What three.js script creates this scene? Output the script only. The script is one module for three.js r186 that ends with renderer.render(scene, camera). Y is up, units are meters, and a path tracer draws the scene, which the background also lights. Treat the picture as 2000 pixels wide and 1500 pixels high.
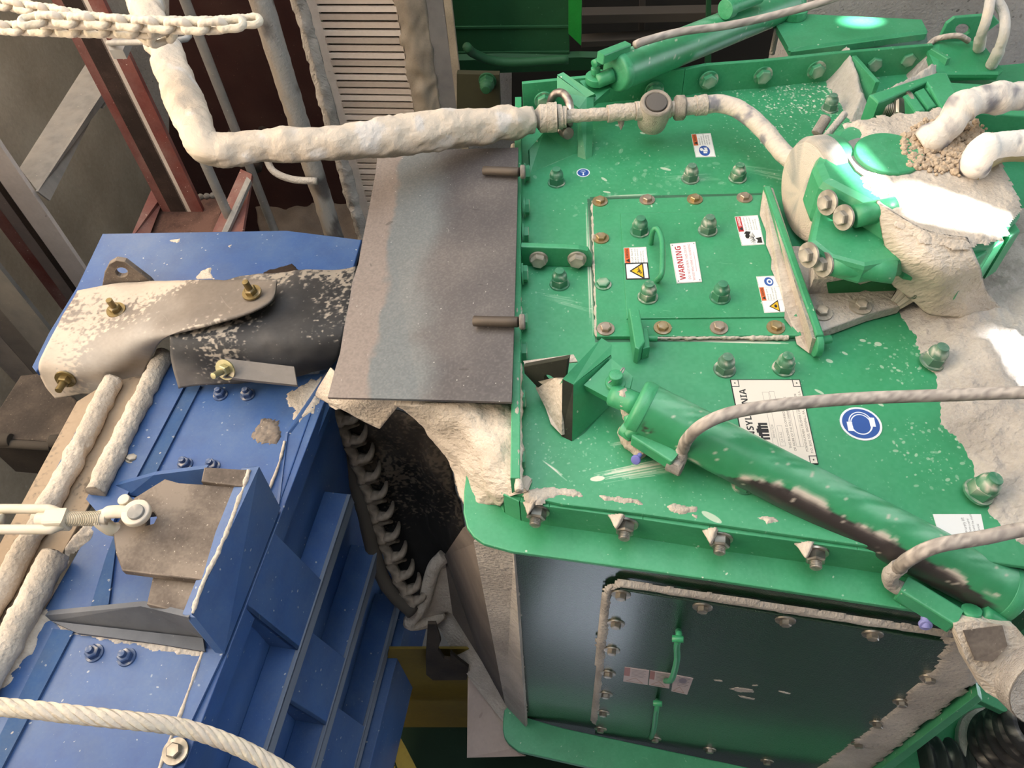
import * as THREE from 'three';
import { mergeGeometries } from 'three/addons/utils/BufferGeometryUtils.js';

// ---------------------------------------------------------------- camera, sky, sun, exposure
const V = (x, y, z) => new THREE.Vector3(x, y, z);
const scene = new THREE.Scene();
const camera = new THREE.PerspectiveCamera(53.1301, 2000 / 1500, 0.05, 60);
const CAM = V(0, 4.2, 0);
const Yc = V(-0.0528, 0.6075, 0.7924).normalize(), Xc = V(1, 0, 0).addScaledVector(Yc, -Yc.x).normalize(), Zc = Xc.clone().cross(Yc);
const c2w = (v) => V(Xc.dot(v), Yc.dot(v), Zc.dot(v));
camera.position.copy(CAM);
camera.quaternion.setFromRotationMatrix(new THREE.Matrix4().makeBasis(c2w(V(1, 0, 0)), c2w(V(0, 1, 0)), c2w(V(0, 0, 1))));
camera.updateMatrixWorld();
scene.background = new THREE.Color(0.86, 0.94, 1.0);
const TO_SUN = V(0.9, 1, 0.05).normalize();
const sun = new THREE.DirectionalLight(0xffffff, 18);
sun.position.copy(TO_SUN).multiplyScalar(20).add(V(0.8, 2, -1)); sun.target.position.set(0.8, 2, -1);
sun.castShadow = true; sun.shadow.mapSize.set(2048, 2048);
Object.assign(sun.shadow.camera, { left: -9, right: 9, top: 9, bottom: -9, near: 1, far: 40 });
scene.add(sun, sun.target);
const renderer = new THREE.WebGLRenderer({ antialias: true });
renderer.toneMapping = THREE.LinearToneMapping;
renderer.toneMappingExposure = 3.7;
renderer.shadowMap.enabled = true;

// ---------------------------------------------------------------- pixel rays on real planes
const ray = (px, py) => c2w(V((px - 1000) / 1500, (750 - py) / 1500, -1));
const at = (px, py, d) => CAM.clone().addScaledVector(ray(px, py), d);
const P = (px, py, y) => { const r = ray(px, py); return CAM.clone().addScaledVector(r, (y - CAM.y) / r.y); };
const onPl = (px, py, pl) => { const r = ray(px, py); return CAM.clone().addScaledVector(r, pl.p.clone().sub(CAM).dot(pl.n) / r.dot(pl.n)); };
const upTo = (b, py) => { const q = b.clone().sub(CAM), cy = Yc.x * 0 + V(Xc.y, Yc.y, Zc.y).dot(q), cz = V(Xc.z, Yc.z, Zc.z).dot(q), k = (750 - py) / 1500; return (-k * cz - cy) / (Yc.y + k * Yc.z); };
const flat = (y) => ({ p: V(0, y, 0), n: V(0, 1, 0) });
const vpl = (a, b) => { const n = b.clone().sub(a).setY(0).cross(V(0, 1, 0)).normalize(); if (n.dot(CAM.clone().sub(a)) < 0) n.negate(); return { p: a.clone(), n }; };
const pl3 = (a, b, c) => { const n = b.clone().sub(a).cross(c.clone().sub(a)).normalize(); if (n.dot(CAM.clone().sub(a)) < 0) n.negate(); return { p: a.clone(), n }; };
const shift = (pl, d) => ({ p: pl.p.clone().addScaledVector(pl.n, d), n: pl.n });

// ---------------------------------------------------------------- noise
let seedNow = 7;
const rnd = () => { seedNow = (seedNow * 1664525 + 1013904223) >>> 0; return seedNow / 4294967296; };
const seedTo = (s) => { seedNow = (s * 2654435761 + 12345) >>> 0; rnd(); rnd(); };
const hsh = (x, y, z) => { let h = (Math.imul(x, 374761393) + Math.imul(y, 668265263) + Math.imul(z, 1274126177)) | 0; h = Math.imul(h ^ (h >>> 13), 1274126177); h ^= h >>> 16; return (h >>> 0) / 4294967296; };
const sm = (t) => t * t * (3 - 2 * t), mix = (a, b, t) => a + (b - a) * t, cl = (t) => Math.min(1, Math.max(0, t)), sst = (a, b, t) => sm(cl((t - a) / (b - a)));
function n3(x, y, z) {
  const i = Math.floor(x), j = Math.floor(y), k = Math.floor(z), u = sm(x - i), v = sm(y - j), w = sm(z - k);
  const l = (c) => mix(mix(hsh(i, j, c), hsh(i + 1, j, c), u), mix(hsh(i, j + 1, c), hsh(i + 1, j + 1, c), u), v);
  return mix(l(k), l(k + 1), w);
}
const fbm = (x, y, z, o = 3) => { let s = 0, a = 0.5, t = 0; for (let i = 0; i < o; i++) { s += a * n3(x, y, z); t += a; x *= 2.03; y *= 2.03; z *= 2.03; a *= 0.5; } return s / t; };
function pfb(u, v, f, o, seed) {                              // periodic fbm on the unit square
  let s = 0, a = 0.5, t = 0;
  for (let q = 0; q < o; q++) {
    const x = u * f, y = v * f, i = Math.floor(x), j = Math.floor(y), a1 = sm(x - i), b1 = sm(y - j), m = (n) => ((n % f) + f) % f;
    s += a * mix(mix(hsh(m(i), m(j), seed + q), hsh(m(i + 1), m(j), seed + q), a1), mix(hsh(m(i), m(j + 1), seed + q), hsh(m(i + 1), m(j + 1), seed + q), a1), b1);
    t += a; a *= 0.5; f *= 2;
  }
  return s / t;
}

// ---------------------------------------------------------------- textures
function canvasTex(w, h, draw, srgb = true) {
  const c = document.createElement('canvas'); c.width = w; c.height = h; draw(c.getContext('2d'), w, h);
  const t = new THREE.CanvasTexture(c); if (srgb) t.colorSpace = THREE.SRGBColorSpace;
  t.wrapS = t.wrapT = THREE.RepeatWrapping; t.anisotropy = 8; return t;
}
const fillPx = (g, w, h, fn) => { const im = g.createImageData(w, h), d = im.data; for (let y = 0, q = 0; y < h; y++) for (let x = 0; x < w; x++, q += 4) { const c = fn(x / w, y / h); d[q] = c[0]; d[q + 1] = c[1]; d[q + 2] = c[2]; d[q + 3] = 255; } g.putImageData(im, 0, 0); };
const mixc = (a, b, t) => [mix(a[0], b[0], t), mix(a[1], b[1], t), mix(a[2], b[2], t)];
function specks(g, w, h, n, r0, r1, col, al, long = 1) {      // wrapped flecks
  for (let i = 0; i < n; i++) {
    const x = rnd() * w, y = rnd() * h, r = r0 + (r1 - r0) * rnd() ** 3, a = rnd() * 6.3, e = r * (1 + (long - 1) * rnd());
    g.fillStyle = `rgba(${col},${al * (0.4 + 0.6 * rnd())})`;
    for (const ox of [0, x < 30 ? w : -w]) for (const oy of [0, y < 30 ? h : -h]) { g.beginPath(); g.ellipse(x + ox, y + oy, e, r, a, 0, 7); g.fill(); }
  }
}
function scratch(g, w, h, n, len, lw, col, al) {
  for (let i = 0; i < n; i++) { const x = rnd() * w, y = rnd() * h, a = rnd() * 6.3, l = len * rnd(); g.strokeStyle = `rgba(${col},${al * rnd()})`; g.lineWidth = lw * (0.4 + rnd()); g.beginPath(); g.moveTo(x, y); g.quadraticCurveTo(x + Math.cos(a) * l * 0.5 + 4, y + Math.sin(a) * l * 0.5, x + Math.cos(a + 0.2) * l, y + Math.sin(a + 0.2) * l); g.stroke(); }
}
const tile = (m, w, draw, srgb) => { const t = canvasTex(w, w, draw, srgb); t.repeat.set(1 / m, 1 / m); return t; };
const DUST = [202, 190, 177], DUSTS = '224,213,198';
function paintTile(m, base, dark, hazeC, haze, n, seed) {
  return tile(m, 1024, (g, w, h) => {
    seedTo(seed);
    fillPx(g, w, h, (u, v) => { const a = pfb(u, v, 4, 5, seed), b = pfb(u, v, 16, 4, seed + 31), c = pfb(u, v, 128, 2, seed + 77); return mixc(mixc(base, dark, cl((b - 0.35) * 0.9)), hazeC, cl(haze * (a * 1.6 - 0.35) + (c - 0.5) * 0.16)); });
    specks(g, w, h, n, 0.6, 4, DUSTS, 0.75, 2.2); specks(g, w, h, n * 5, 0.4, 1.0, DUSTS, 0.5); scratch(g, w, h, n / 9, 60, 1.2, DUSTS, 0.3);
  });
}
const GREEN = [48, 142, 94], GREEND = [38, 120, 76], BLUE = [30, 74, 140], BLUED = [20, 54, 112];
const T = {
  green: paintTile(0.7, GREEN, GREEND, [128, 186, 156], 0.3, 260, 11),
  blue: paintTile(0.7, BLUE, BLUED, [100, 114, 140], 0.6, 240, 23),
  red: paintTile(0.6, [112, 52, 46], [84, 40, 38], [150, 128, 120], 0.8, 300, 37),
  galv: paintTile(0.5, [150, 148, 146], [120, 118, 118], [182, 174, 165], 0.8, 120, 41),
  pale: tile(0.8, 512, (g, w, h) => { seedTo(16); fillPx(g, w, h, (u, v) => mixc([226, 212, 202], [194, 180, 170], cl(pfb(u, v, 4, 5, 121) * 1.6 - 0.3 + (pfb(u, v, 96, 1, 122) - 0.5) * 0.2))); specks(g, w, h, 40, 1, 5, '130,110,100', 0.4, 3); }),
  plate: canvasTex(1024, 1024, (g, w, h) => { seedTo(17); fillPx(g, w, h, (u, v) => { const j = (pfb(u, v, 12, 4, 131) - 0.5) * 0.1, x = u - 0.5 + j * 0.6, a = pfb(u, v, 4, 5, 132), s = pfb(u, v, 256, 1, 133); let k = mixc([128, 116, 110], [104, 108, 110], sst(-0.035, -0.015, x)); k = mixc(k, [76, 72, 74], sst(0.05, 0.17, x + (a - 0.5) * 0.12)); k = mixc(k, [142, 134, 128], cl((a - 0.45) * 1.1)); return mixc(k, s > 0.5 ? [170, 164, 160] : [60, 58, 60], Math.abs(s - 0.5) * 0.28); }); specks(g, w, h, 500, 0.4, 1.6, '230,226,220', 0.85); specks(g, w, h, 10, 2, 6, '48,44,44', 0.4, 6); scratch(g, w, h, 18, 60, 1, '210,206,200', 0.4); }),
  wall: tile(1.6, 1024, (g, w, h) => { seedTo(5); fillPx(g, w, h, (u, v) => mixc([186, 170, 148], [142, 128, 108], cl(pfb(u, v, 3, 6, 3) * 1.5 - 0.25 + (pfb(u, v, 128, 2, 9) - 0.5) * 0.3))); specks(g, w, h, 60, 1, 6, '190,180,165', 0.5, 3); scratch(g, w, h, 30, 160, 2, '180,172,158', 0.3); }),
  concrete: tile(1.2, 1024, (g, w, h) => { seedTo(6); fillPx(g, w, h, (u, v) => mixc([168, 164, 160], [132, 128, 124], cl(pfb(u, v, 4, 6, 13) * 1.5 - 0.25 + (pfb(u, v, 128, 2, 19) - 0.5) * 0.4))); specks(g, w, h, 500, 0.6, 4, '60,56,54', 0.6, 2); }),
  steel: tile(0.8, 1024, (g, w, h) => { seedTo(8); fillPx(g, w, h, (u, v) => { const s = pfb(u, v * 0.25, 8, 3, 53); return mixc(mixc([128, 130, 132], [98, 100, 106], cl(pfb(u, v, 3, 5, 51) * 1.8 - 0.4)), [138, 128, 122], cl(s * 1.2 - 0.45)); }); specks(g, w, h, 500, 0.5, 1.8, '225,222,218', 0.8); specks(g, w, h, 14, 2, 9, '50,46,46', 0.35, 5); scratch(g, w, h, 20, 120, 1.2, '200,200,200', 0.3); }),
  lug: tile(0.5, 1024, (g, w, h) => { seedTo(9); fillPx(g, w, h, (u, v) => mixc([128, 116, 106], [78, 68, 62], cl(pfb(u, v, 5, 5, 61) * 2.2 - 0.6 + (pfb(u, v, 96, 2, 62) - 0.5) * 0.4))); specks(g, w, h, 900, 0.5, 2.4, '216,206,192', 0.8, 2); scratch(g, w, h, 90, 70, 1, '190,180,168', 0.3); }),
  dust: tile(0.4, 1024, (g, w, h) => { seedTo(10); fillPx(g, w, h, (u, v) => mixc([206, 194, 181], [174, 162, 149], cl(pfb(u, v, 6, 5, 71) * 1.6 - 0.3 + (pfb(u, v, 128, 2, 72) - 0.5) * 0.5))); specks(g, w, h, 260, 0.8, 2.6, '150,138,122', 0.35); }),
  dustg: tile(0.5, 1024, (g, w, h) => { seedTo(12); fillPx(g, w, h, (u, v) => mixc([190, 182, 174], [158, 150, 143], cl(pfb(u, v, 5, 6, 81) * 1.7 - 0.35 + (pfb(u, v, 128, 2, 82) - 0.5) * 0.5))); specks(g, w, h, 160, 0.8, 4, '112,106,98', 0.5, 2); }),
  rubber: tile(0.9, 1024, (g, w, h) => { seedTo(14); fillPx(g, w, h, (u, v) => { const n = (pfb(u, v, 96, 2, 96) - 0.5); return mixc(mixc([40, 40, 43], [118, 112, 108], sst(0.38, 0.72, pfb(u, v, 3, 3, 91))), [178, 166, 152], 0.8 * sst(0.6, 0.72, pfb(u, v, 3, 3, 94) + n * 0.35)).map((q) => q + n * 8); }); specks(g, w, h, 400, 0.5, 1.6, DUSTS, 0.5); }),
  rubberg: tile(0.9, 1024, (g, w, h) => { seedTo(15); fillPx(g, w, h, (u, v) => { const n = (pfb(u, v, 96, 2, 106) - 0.5); return mixc(mixc([158, 151, 145], [118, 108, 100], sst(0.42, 0.74, pfb(u, v, 3, 3, 101))), [192, 178, 164], 0.85 * sst(0.6, 0.68, pfb(u, v, 3, 2, 104) + n * 0.22)).map((q) => q + n * 10); }); scratch(g, w, h, 30, 140, 3, '196,188,178', 0.18); specks(g, w, h, 14, 2, 7, '214,204,192', 0.5, 2); }),
  grain: tile(0.12, 512, (g, w, h) => fillPx(g, w, h, (u, v) => { const k = 255 * cl(pfb(u, v, 16, 5, 111)); return [k, k, k]; }), false),
  orange: tile(0.06, 512, (g, w, h) => fillPx(g, w, h, (u, v) => { const k = 255 * cl(pfb(u, v, 24, 2, 113)); return [k, k, k]; }), false),
};
T.plate.offset.set(0.5, 0.5);
const std = (o) => new THREE.MeshStandardMaterial(o), phy = (o) => new THREE.MeshPhysicalMaterial(o);
const M = {
  green: phy({ map: T.green, roughness: 0.48, clearcoat: 0.25, clearcoatRoughness: 0.3 }),
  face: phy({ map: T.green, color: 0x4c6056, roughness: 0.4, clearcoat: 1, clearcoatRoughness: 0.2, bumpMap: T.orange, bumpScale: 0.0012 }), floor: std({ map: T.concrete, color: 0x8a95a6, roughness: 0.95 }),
  blue: phy({ map: T.blue, roughness: 0.5, clearcoat: 0.2, clearcoatRoughness: 0.35 }),
  red: std({ map: T.red, roughness: 0.8 }), galv: std({ map: T.galv, roughness: 0.55, metalness: 0.35 }),
  wall: std({ map: T.wall, roughness: 0.95, bumpMap: T.grain, bumpScale: 0.001 }), concrete: std({ map: T.concrete, roughness: 0.95, bumpMap: T.grain, bumpScale: 0.003 }),
  steel: std({ map: T.steel, roughness: 0.5, metalness: 0.25 }), lug: std({ map: T.lug, roughness: 0.7, metalness: 0.2 }),
  dust: std({ map: T.dust, roughness: 1, bumpMap: T.grain, bumpScale: 0.004 }), dustg: std({ map: T.dustg, roughness: 1, bumpMap: T.grain, bumpScale: 0.004 }),
  rubber: std({ map: T.rubber, roughness: 0.75 }), rubberg: std({ map: T.rubberg, roughness: 0.85 }),
  vc: std({ vertexColors: true, roughness: 0.6 }), vcm: std({ vertexColors: true, roughness: 0.38, metalness: 0.7 }), vcd: std({ vertexColors: true, roughness: 0.95, bumpMap: T.grain, bumpScale: 0.002 }),
  hose: std({ vertexColors: true, roughness: 0.9 }), pale: std({ map: T.pale, roughness: 0.85 }), plate: std({ map: T.plate, roughness: 0.5, metalness: 0.2 }), rear: std({ map: T.green, color: 0x58806a, roughness: 0.7 }), black: std({ color: 0x16161a, roughness: 0.9 }), dark: std({ color: 0x3a332c, roughness: 0.95 }),
  yellow: std({ map: T.wall, color: 0xd8b818, roughness: 0.7 }), dkgreen: std({ map: T.green, color: 0x9fb8a0, roughness: 0.8 }),
};

// ---------------------------------------------------------------- geometry helpers (world coordinates, uv in metres)
const ni = (g) => { const r = g.index ? g.toNonIndexed() : g; for (const k of Object.keys(r.attributes)) if (!['position', 'normal', 'uv', 'color'].includes(k)) r.deleteAttribute(k); return r; };
const merge = (...gs) => { gs = gs.flat().map(ni); const c = gs.some((g) => g.attributes.color); if (c) for (const g of gs) if (!g.attributes.color) g.setAttribute('color', new THREE.Float32BufferAttribute(new Float32Array(g.attributes.position.count * 3).fill(1), 3)); return mergeGeometries(gs); };
function extrude(pts2, t, bevel, holes = []) {
  const s = new THREE.Shape(pts2); for (const h of holes) s.holes.push(new THREE.Path(h));
  const g = new THREE.ExtrudeGeometry(s, { depth: t - 2 * bevel, bevelEnabled: bevel > 0, bevelThickness: bevel, bevelSize: bevel, bevelOffset: -bevel, bevelSegments: 2, curveSegments: 10 });
  if (bevel > 0) g.translate(0, 0, bevel);
  return g;
}
const v2 = (x, y) => new THREE.Vector2(x, y);
const ccw = (a) => (THREE.ShapeUtils.isClockWise(a) ? a.slice().reverse() : a);
// vertical prism: plan outline (x, z of the points) from y0 up to y1
function prism(pts, y0, y1, bevel = 0.002, holes = []) {
  const g = extrude(ccw(pts.map((p) => v2(p.x, -p.z))), y1 - y0, Math.min(bevel, (y1 - y0) * 0.45), holes.map((h) => h.map((p) => v2(p.x, -p.z))));
  return g.rotateX(-Math.PI / 2).translate(0, y0, 0);
}
const cap = (px, y, t, bevel = 0.002, holes) => prism(px.map(([a, b]) => P(a, b, y)), y - t, y, bevel, (holes || []).map((h) => h.map(([a, b]) => P(a, b, y))));
const basis = (n) => { const u = (Math.abs(n.y) > 0.95 ? V(1, 0, 0) : V(0, 1, 0).cross(n)).normalize(); u.addScaledVector(n, -u.dot(n)).normalize(); return { u, v: n.clone().cross(u) }; };
// slab on a plane: outline in pixels, from the plane outward by t (negative t: inward)
function slab(px, pl, t, bevel = 0.0015, holes = []) {
  const { u, v } = basis(pl.n), q = ([a, b]) => { const d = onPl(a, b, pl).sub(pl.p); return v2(d.dot(u), d.dot(v)); };
  const g = extrude(ccw(px.map(q)), Math.abs(t), Math.min(bevel, Math.abs(t) * 0.4), holes.map((h) => h.map(q)));
  if (t < 0) g.translate(0, 0, t);
  return g.applyMatrix4(new THREE.Matrix4().makeBasis(u, v, pl.n).setPosition(pl.p));
}
// bent or flat sheet through arbitrary points, thickness t to the far side
function sheet(pts, t, flip = 1) {
  const n = V(0, 0, 0), c = V(0, 0, 0); pts.forEach((p, i) => { const q = pts[(i + 1) % pts.length]; n.x += (p.y - q.y) * (p.z + q.z); n.y += (p.z - q.z) * (p.x + q.x); n.z += (p.x - q.x) * (p.y + q.y); c.add(p); });
  c.multiplyScalar(1 / pts.length); n.normalize(); if (n.dot(CAM.clone().sub(c)) < 0) { n.negate(); pts = pts.slice().reverse(); }
  const { u, v } = basis(n), f = pts.map((p) => v2(p.clone().sub(c).dot(u), p.clone().sub(c).dot(v))), tri = THREE.ShapeUtils.triangulateShape(f, []);
  const pos = [], uv = [], put = (p) => { pos.push(p.x, p.y, p.z); const d = p.clone().sub(c); uv.push(d.dot(u), d.dot(v) + d.dot(n)); };
  const back = pts.map((p) => p.clone().addScaledVector(n, -t * flip));
  for (const [a, b, d] of tri) { put(pts[a]); put(pts[b]); put(pts[d]); put(back[a]); put(back[d]); put(back[b]); }
  pts.forEach((p, i) => { const j = (i + 1) % pts.length; put(p); put(back[i]); put(pts[j]); put(pts[j]); put(back[i]); put(back[j]); });
  const g = new THREE.BufferGeometry(); g.setAttribute('position', new THREE.Float32BufferAttribute(pos, 3)); g.setAttribute('uv', new THREE.Float32BufferAttribute(uv, 2)); g.computeVertexNormals(); return g;
}
const s3 = (a, t) => sheet(a.map(([x, y, h]) => P(x, y, h)), t);
// plate standing on a base line
function upright(a, b, y0, h, t, bevel = 0.002) { const d = b.clone().sub(a).setY(0).normalize(), n = V(-d.z, 0, d.x).multiplyScalar(t / 2); return prism([a.clone().add(n), b.clone().add(n), b.clone().sub(n), a.clone().sub(n)], y0, y0 + h, bevel); }
const box = (c, dx, sx, sy, sz, bevel = 0.002) => { const g = extrude([v2(-sx / 2, -sy / 2), v2(sx / 2, -sy / 2), v2(sx / 2, sy / 2), v2(-sx / 2, sy / 2)], sz, bevel).translate(0, 0, -sz / 2); const x = dx.clone().normalize(), z = x.clone().cross(V(0, 1, 0)).normalize(), y = z.clone().cross(x); return g.applyMatrix4(new THREE.Matrix4().makeBasis(x, y, z).setPosition(c)); };
// round bar or pipe along a smooth path, with rough noise on the skin
function sweep(pts, r, { n = 24, m = 12, amp = 0, fr = 20, seed = 0, sub = 0, closed = false, tension = 0.5, flatY = 1 } = {}) {
  const cur = pts.length === 2 ? new THREE.LineCurve3(pts[0], pts[1]) : new THREE.CatmullRomCurve3(pts, closed, 'catmullrom', tension), len = cur.getLength(), fs = cur.computeFrenetFrames(n, closed);
  const pos = [], uv = [], idx = [], R = typeof r === 'function' ? r : () => r;
  for (let i = 0; i <= n; i++) {
    const c = cur.getPointAt(i / n), rr = R(i / n);
    for (let j = 0; j <= m; j++) {
      const a = (j / m) * Math.PI * 2, d = fs.normals[i].clone().multiplyScalar(Math.cos(a)).addScaledVector(fs.binormals[i], Math.sin(a)); if (flatY !== 1) d.y *= flatY;
      const p = c.clone().addScaledVector(d, rr); if (amp) p.addScaledVector(d, amp * 2 * (fbm(p.x * fr + seed, p.y * fr, p.z * fr, 4) - 0.5) * (rr > 1e-6 ? 1 : 0));
      pos.push(p.x, p.y, p.z); uv.push((j / m) * 6.28 * rr, (i / n) * len);
    }
  }
  for (let i = 0; i < n; i++) for (let j = 0; j < m; j++) { const a = i * (m + 1) + j, b = a + m + 1; idx.push(a, a + 1, b, a + 1, b + 1, b); }
  if (!closed) for (const [i, s] of [[0, 1], [n, -1]]) { const c = cur.getPointAt(i / n), k = pos.length / 3; pos.push(c.x, c.y, c.z); uv.push(0, 0); for (let j = 0; j < m; j++) { const a = i * (m + 1) + j; s > 0 ? idx.push(k, a + 1, a) : idx.push(k, a, a + 1); } }
  const g = new THREE.BufferGeometry(); g.setIndex(idx); g.setAttribute('position', new THREE.Float32BufferAttribute(pos, 3)); g.setAttribute('uv', new THREE.Float32BufferAttribute(uv, 2)); g.computeVertexNormals(); return g;
}
const rod = (a, b, r, o = {}) => sweep([a, b], r, { n: 1, ...o });
function lathe(prof, a, dir, seg = 24) { const g = new THREE.LatheGeometry(prof.map(([r, y]) => v2(r, y)), seg); return g.applyQuaternion(new THREE.Quaternion().setFromUnitVectors(V(0, 1, 0), dir.clone().normalize())).translate(a.x, a.y, a.z); }
const cyl = (a, dir, r, h, bev = 0.002, seg = 24) => lathe([[0.0001, 0], [r - bev, 0], [r, bev], [r, h - bev], [r - bev, h], [0.0001, h]], a, dir, seg);
function hexBar(r, h, y = 0) { const g = new THREE.CylinderGeometry(r, r, h * 0.84, 6).translate(0, y + h * 0.42, 0), c = new THREE.CylinderGeometry(r * 0.84, r, h * 0.16, 6).translate(0, y + h * 0.92, 0); for (const q of [g, c]) q.deleteAttribute('normal'); const m = merge(g.toNonIndexed(), c.toNonIndexed()); m.computeVertexNormals(); return m; }
// vertex paint
function tint(g, fn) { const p = g.attributes.position, n = g.attributes.normal, c = new Float32Array(p.count * 3), col = new THREE.Color(); for (let i = 0; i < p.count; i++) { const a = fn(V(p.getX(i), p.getY(i), p.getZ(i)), V(n.getX(i), n.getY(i), n.getZ(i))); col.setRGB(a[0] / 255, a[1] / 255, a[2] / 255, THREE.SRGBColorSpace); c.set([col.r, col.g, col.b], i * 3); } g.setAttribute('color', new THREE.BufferAttribute(c, 3)); return g; }
const dusty = (base, k = 0.5, fr = 60, dst = DUST) => (p, n) => mixc(base, dst, cl(sst(0.3, 0.75, fbm(p.x * fr, p.y * fr, p.z * fr, 3) + (n.y - 0.4) * 0.25 + k - 0.5)));
// heap or film of dust on a plane: outline in pixels
function patch(px, pl, { t = 0.01, slope = 0.5, res = 0.006, amp = 0.003, fr = 30, rag = 0.01, seed = 0, bump = null, hole = null } = {}) {
  const { u, v } = basis(pl.n), q = px.map(([a, b]) => { const d = onPl(a, b, pl).sub(pl.p); return v2(d.dot(u), d.dot(v)); });
  let x0 = 1e9, x1 = -1e9, y0 = 1e9, y1 = -1e9; for (const p of q) { x0 = Math.min(x0, p.x); x1 = Math.max(x1, p.x); y0 = Math.min(y0, p.y); y1 = Math.max(y1, p.y); }
  x0 -= 2 * res; y0 -= 2 * res; const nx = Math.ceil((x1 - x0) / res) + 3, ny = Math.ceil((y1 - y0) / res) + 3;
  const sd = (x, y) => { let d = 1e9, ins = false; for (let i = 0, j = q.length - 1; i < q.length; j = i++) { const a = q[j], b = q[i], ex = b.x - a.x, ey = b.y - a.y, s = cl(((x - a.x) * ex + (y - a.y) * ey) / (ex * ex + ey * ey + 1e-12)), dx = x - a.x - ex * s, dy = y - a.y - ey * s; d = Math.min(d, dx * dx + dy * dy); if ((a.y > y) !== (b.y > y) && x < (ex * (y - a.y)) / (ey + 1e-15) + a.x) ins = !ins; } return ins ? Math.sqrt(d) : -Math.sqrt(d); };
  const hs = hole ? hole.map(([a, b, r]) => { const d = onPl(a, b, pl).sub(pl.p); return [d.dot(u), d.dot(v), r]; }) : [];
  const ds = new Float32Array(nx * ny), pos = [], uv = [], id = new Int32Array(nx * ny).fill(-1), idx = [];
  for (let j = 0; j < ny; j++) for (let i = 0; i < nx; i++) { const x = x0 + i * res, y = y0 + j * res; let d = sd(x, y); for (const h of hs) d = Math.min(d, Math.hypot(x - h[0], y - h[1]) - h[2]); ds[j * nx + i] = d + rag * 2 * (fbm(x * fr * 1.5 + seed, y * fr * 1.5, seed * 1.7, 4) - 0.5); }
  const vert = (k, i, j) => { if (id[k] < 0) { const x = x0 + i * res, y = y0 + j * res, d = ds[k]; let h = d < 0 ? -0.003 : Math.min(t, d * slope) * (0.8 + 0.4 * fbm(x * 9 + seed, y * 9, 3)) + amp * 2 * (fbm(x * fr + seed, y * fr, 7.7 + seed, 4) - 0.45) * cl(d / 0.02); if (bump && d > 0) h += bump(x, y, d); const p = pl.p.clone().addScaledVector(u, x).addScaledVector(v, y).addScaledVector(pl.n, Math.max(h, -0.003)); id[k] = pos.length / 3; pos.push(p.x, p.y, p.z); uv.push(x, y); } return id[k]; };
  for (let j = 0; j < ny - 1; j++) for (let i = 0; i < nx - 1; i++) { const k = j * nx + i; if (Math.max(ds[k], ds[k + 1], ds[k + nx], ds[k + nx + 1]) > 0) { const a = vert(k, i, j), b = vert(k + 1, i + 1, j), c = vert(k + nx + 1, i + 1, j + 1), d = vert(k + nx, i, j + 1); idx.push(a, b, c, a, c, d); } }
  const g = new THREE.BufferGeometry(); g.setIndex(idx); g.setAttribute('position', new THREE.Float32BufferAttribute(pos, 3)); g.setAttribute('uv', new THREE.Float32BufferAttribute(uv, 2)); g.computeVertexNormals(); return g;
}
// cloth or rubber: a grid over rows of points
function drape(rows, t, { n = 24, m = 24, amp = 0, fr = 12, seed = 0 } = {}) {
  const cs = rows.map((r) => new THREE.CatmullRomCurve3(r)), pos = [], uv = [], idx = [], top = [];
  for (let j = 0; j <= m; j++) { const col = new THREE.CatmullRomCurve3([]); for (let i = 0; i <= n; i++) { col.points = cs.map((c) => c.getPoint(i / n)); const p = cs.length > 1 ? col.getPoint(j / m) : col.points[0]; top.push(p); } }
  const nrm = top.map((p, k) => { const i = k % (n + 1), j = (k / (n + 1)) | 0, a = top[j * (n + 1) + Math.min(n, i + 1)].clone().sub(top[j * (n + 1) + Math.max(0, i - 1)]), b = top[Math.min(m, j + 1) * (n + 1) + i].clone().sub(top[Math.max(0, j - 1) * (n + 1) + i]); const q = b.cross(a).normalize(); if (q.dot(CAM.clone().sub(p)) < 0) q.negate(); return q; });
  const L = (k) => { const p = top[k]; return p.clone().addScaledVector(nrm[k], amp * 2 * (fbm(p.x * fr + seed, p.y * fr, p.z * fr, 3) - 0.5)); };
  for (const s of [0, 1]) top.forEach((p, k) => { const q = L(k).addScaledVector(nrm[k], -s * t); pos.push(q.x, q.y, q.z); uv.push(p.x * 0.95 + p.y * 0.1, p.z - p.y * 0.9); });
  const N = top.length, W = n + 1, quad = (a, b, c, d) => idx.push(a, b, c, a, c, d);
  for (let j = 0; j < m; j++) for (let i = 0; i < n; i++) { const a = j * W + i; quad(a, a + W, a + W + 1, a + 1); quad(N + a, N + a + 1, N + a + W + 1, N + a + W); }
  for (let i = 0; i < n; i++) { quad(i, i + 1, N + i + 1, N + i); const a = m * W + i; quad(a, N + a, N + a + 1, a + 1); }
  for (let j = 0; j < m; j++) { const a = j * W; quad(a, N + a, N + a + W, a + W); const b = j * W + n; quad(b, b + W, N + b + W, N + b); }
  const g = new THREE.BufferGeometry(); g.setIndex(idx); g.setAttribute('position', new THREE.Float32BufferAttribute(pos, 3)); g.setAttribute('uv', new THREE.Float32BufferAttribute(uv, 2)); g.computeVertexNormals(); return g;
}

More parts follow.
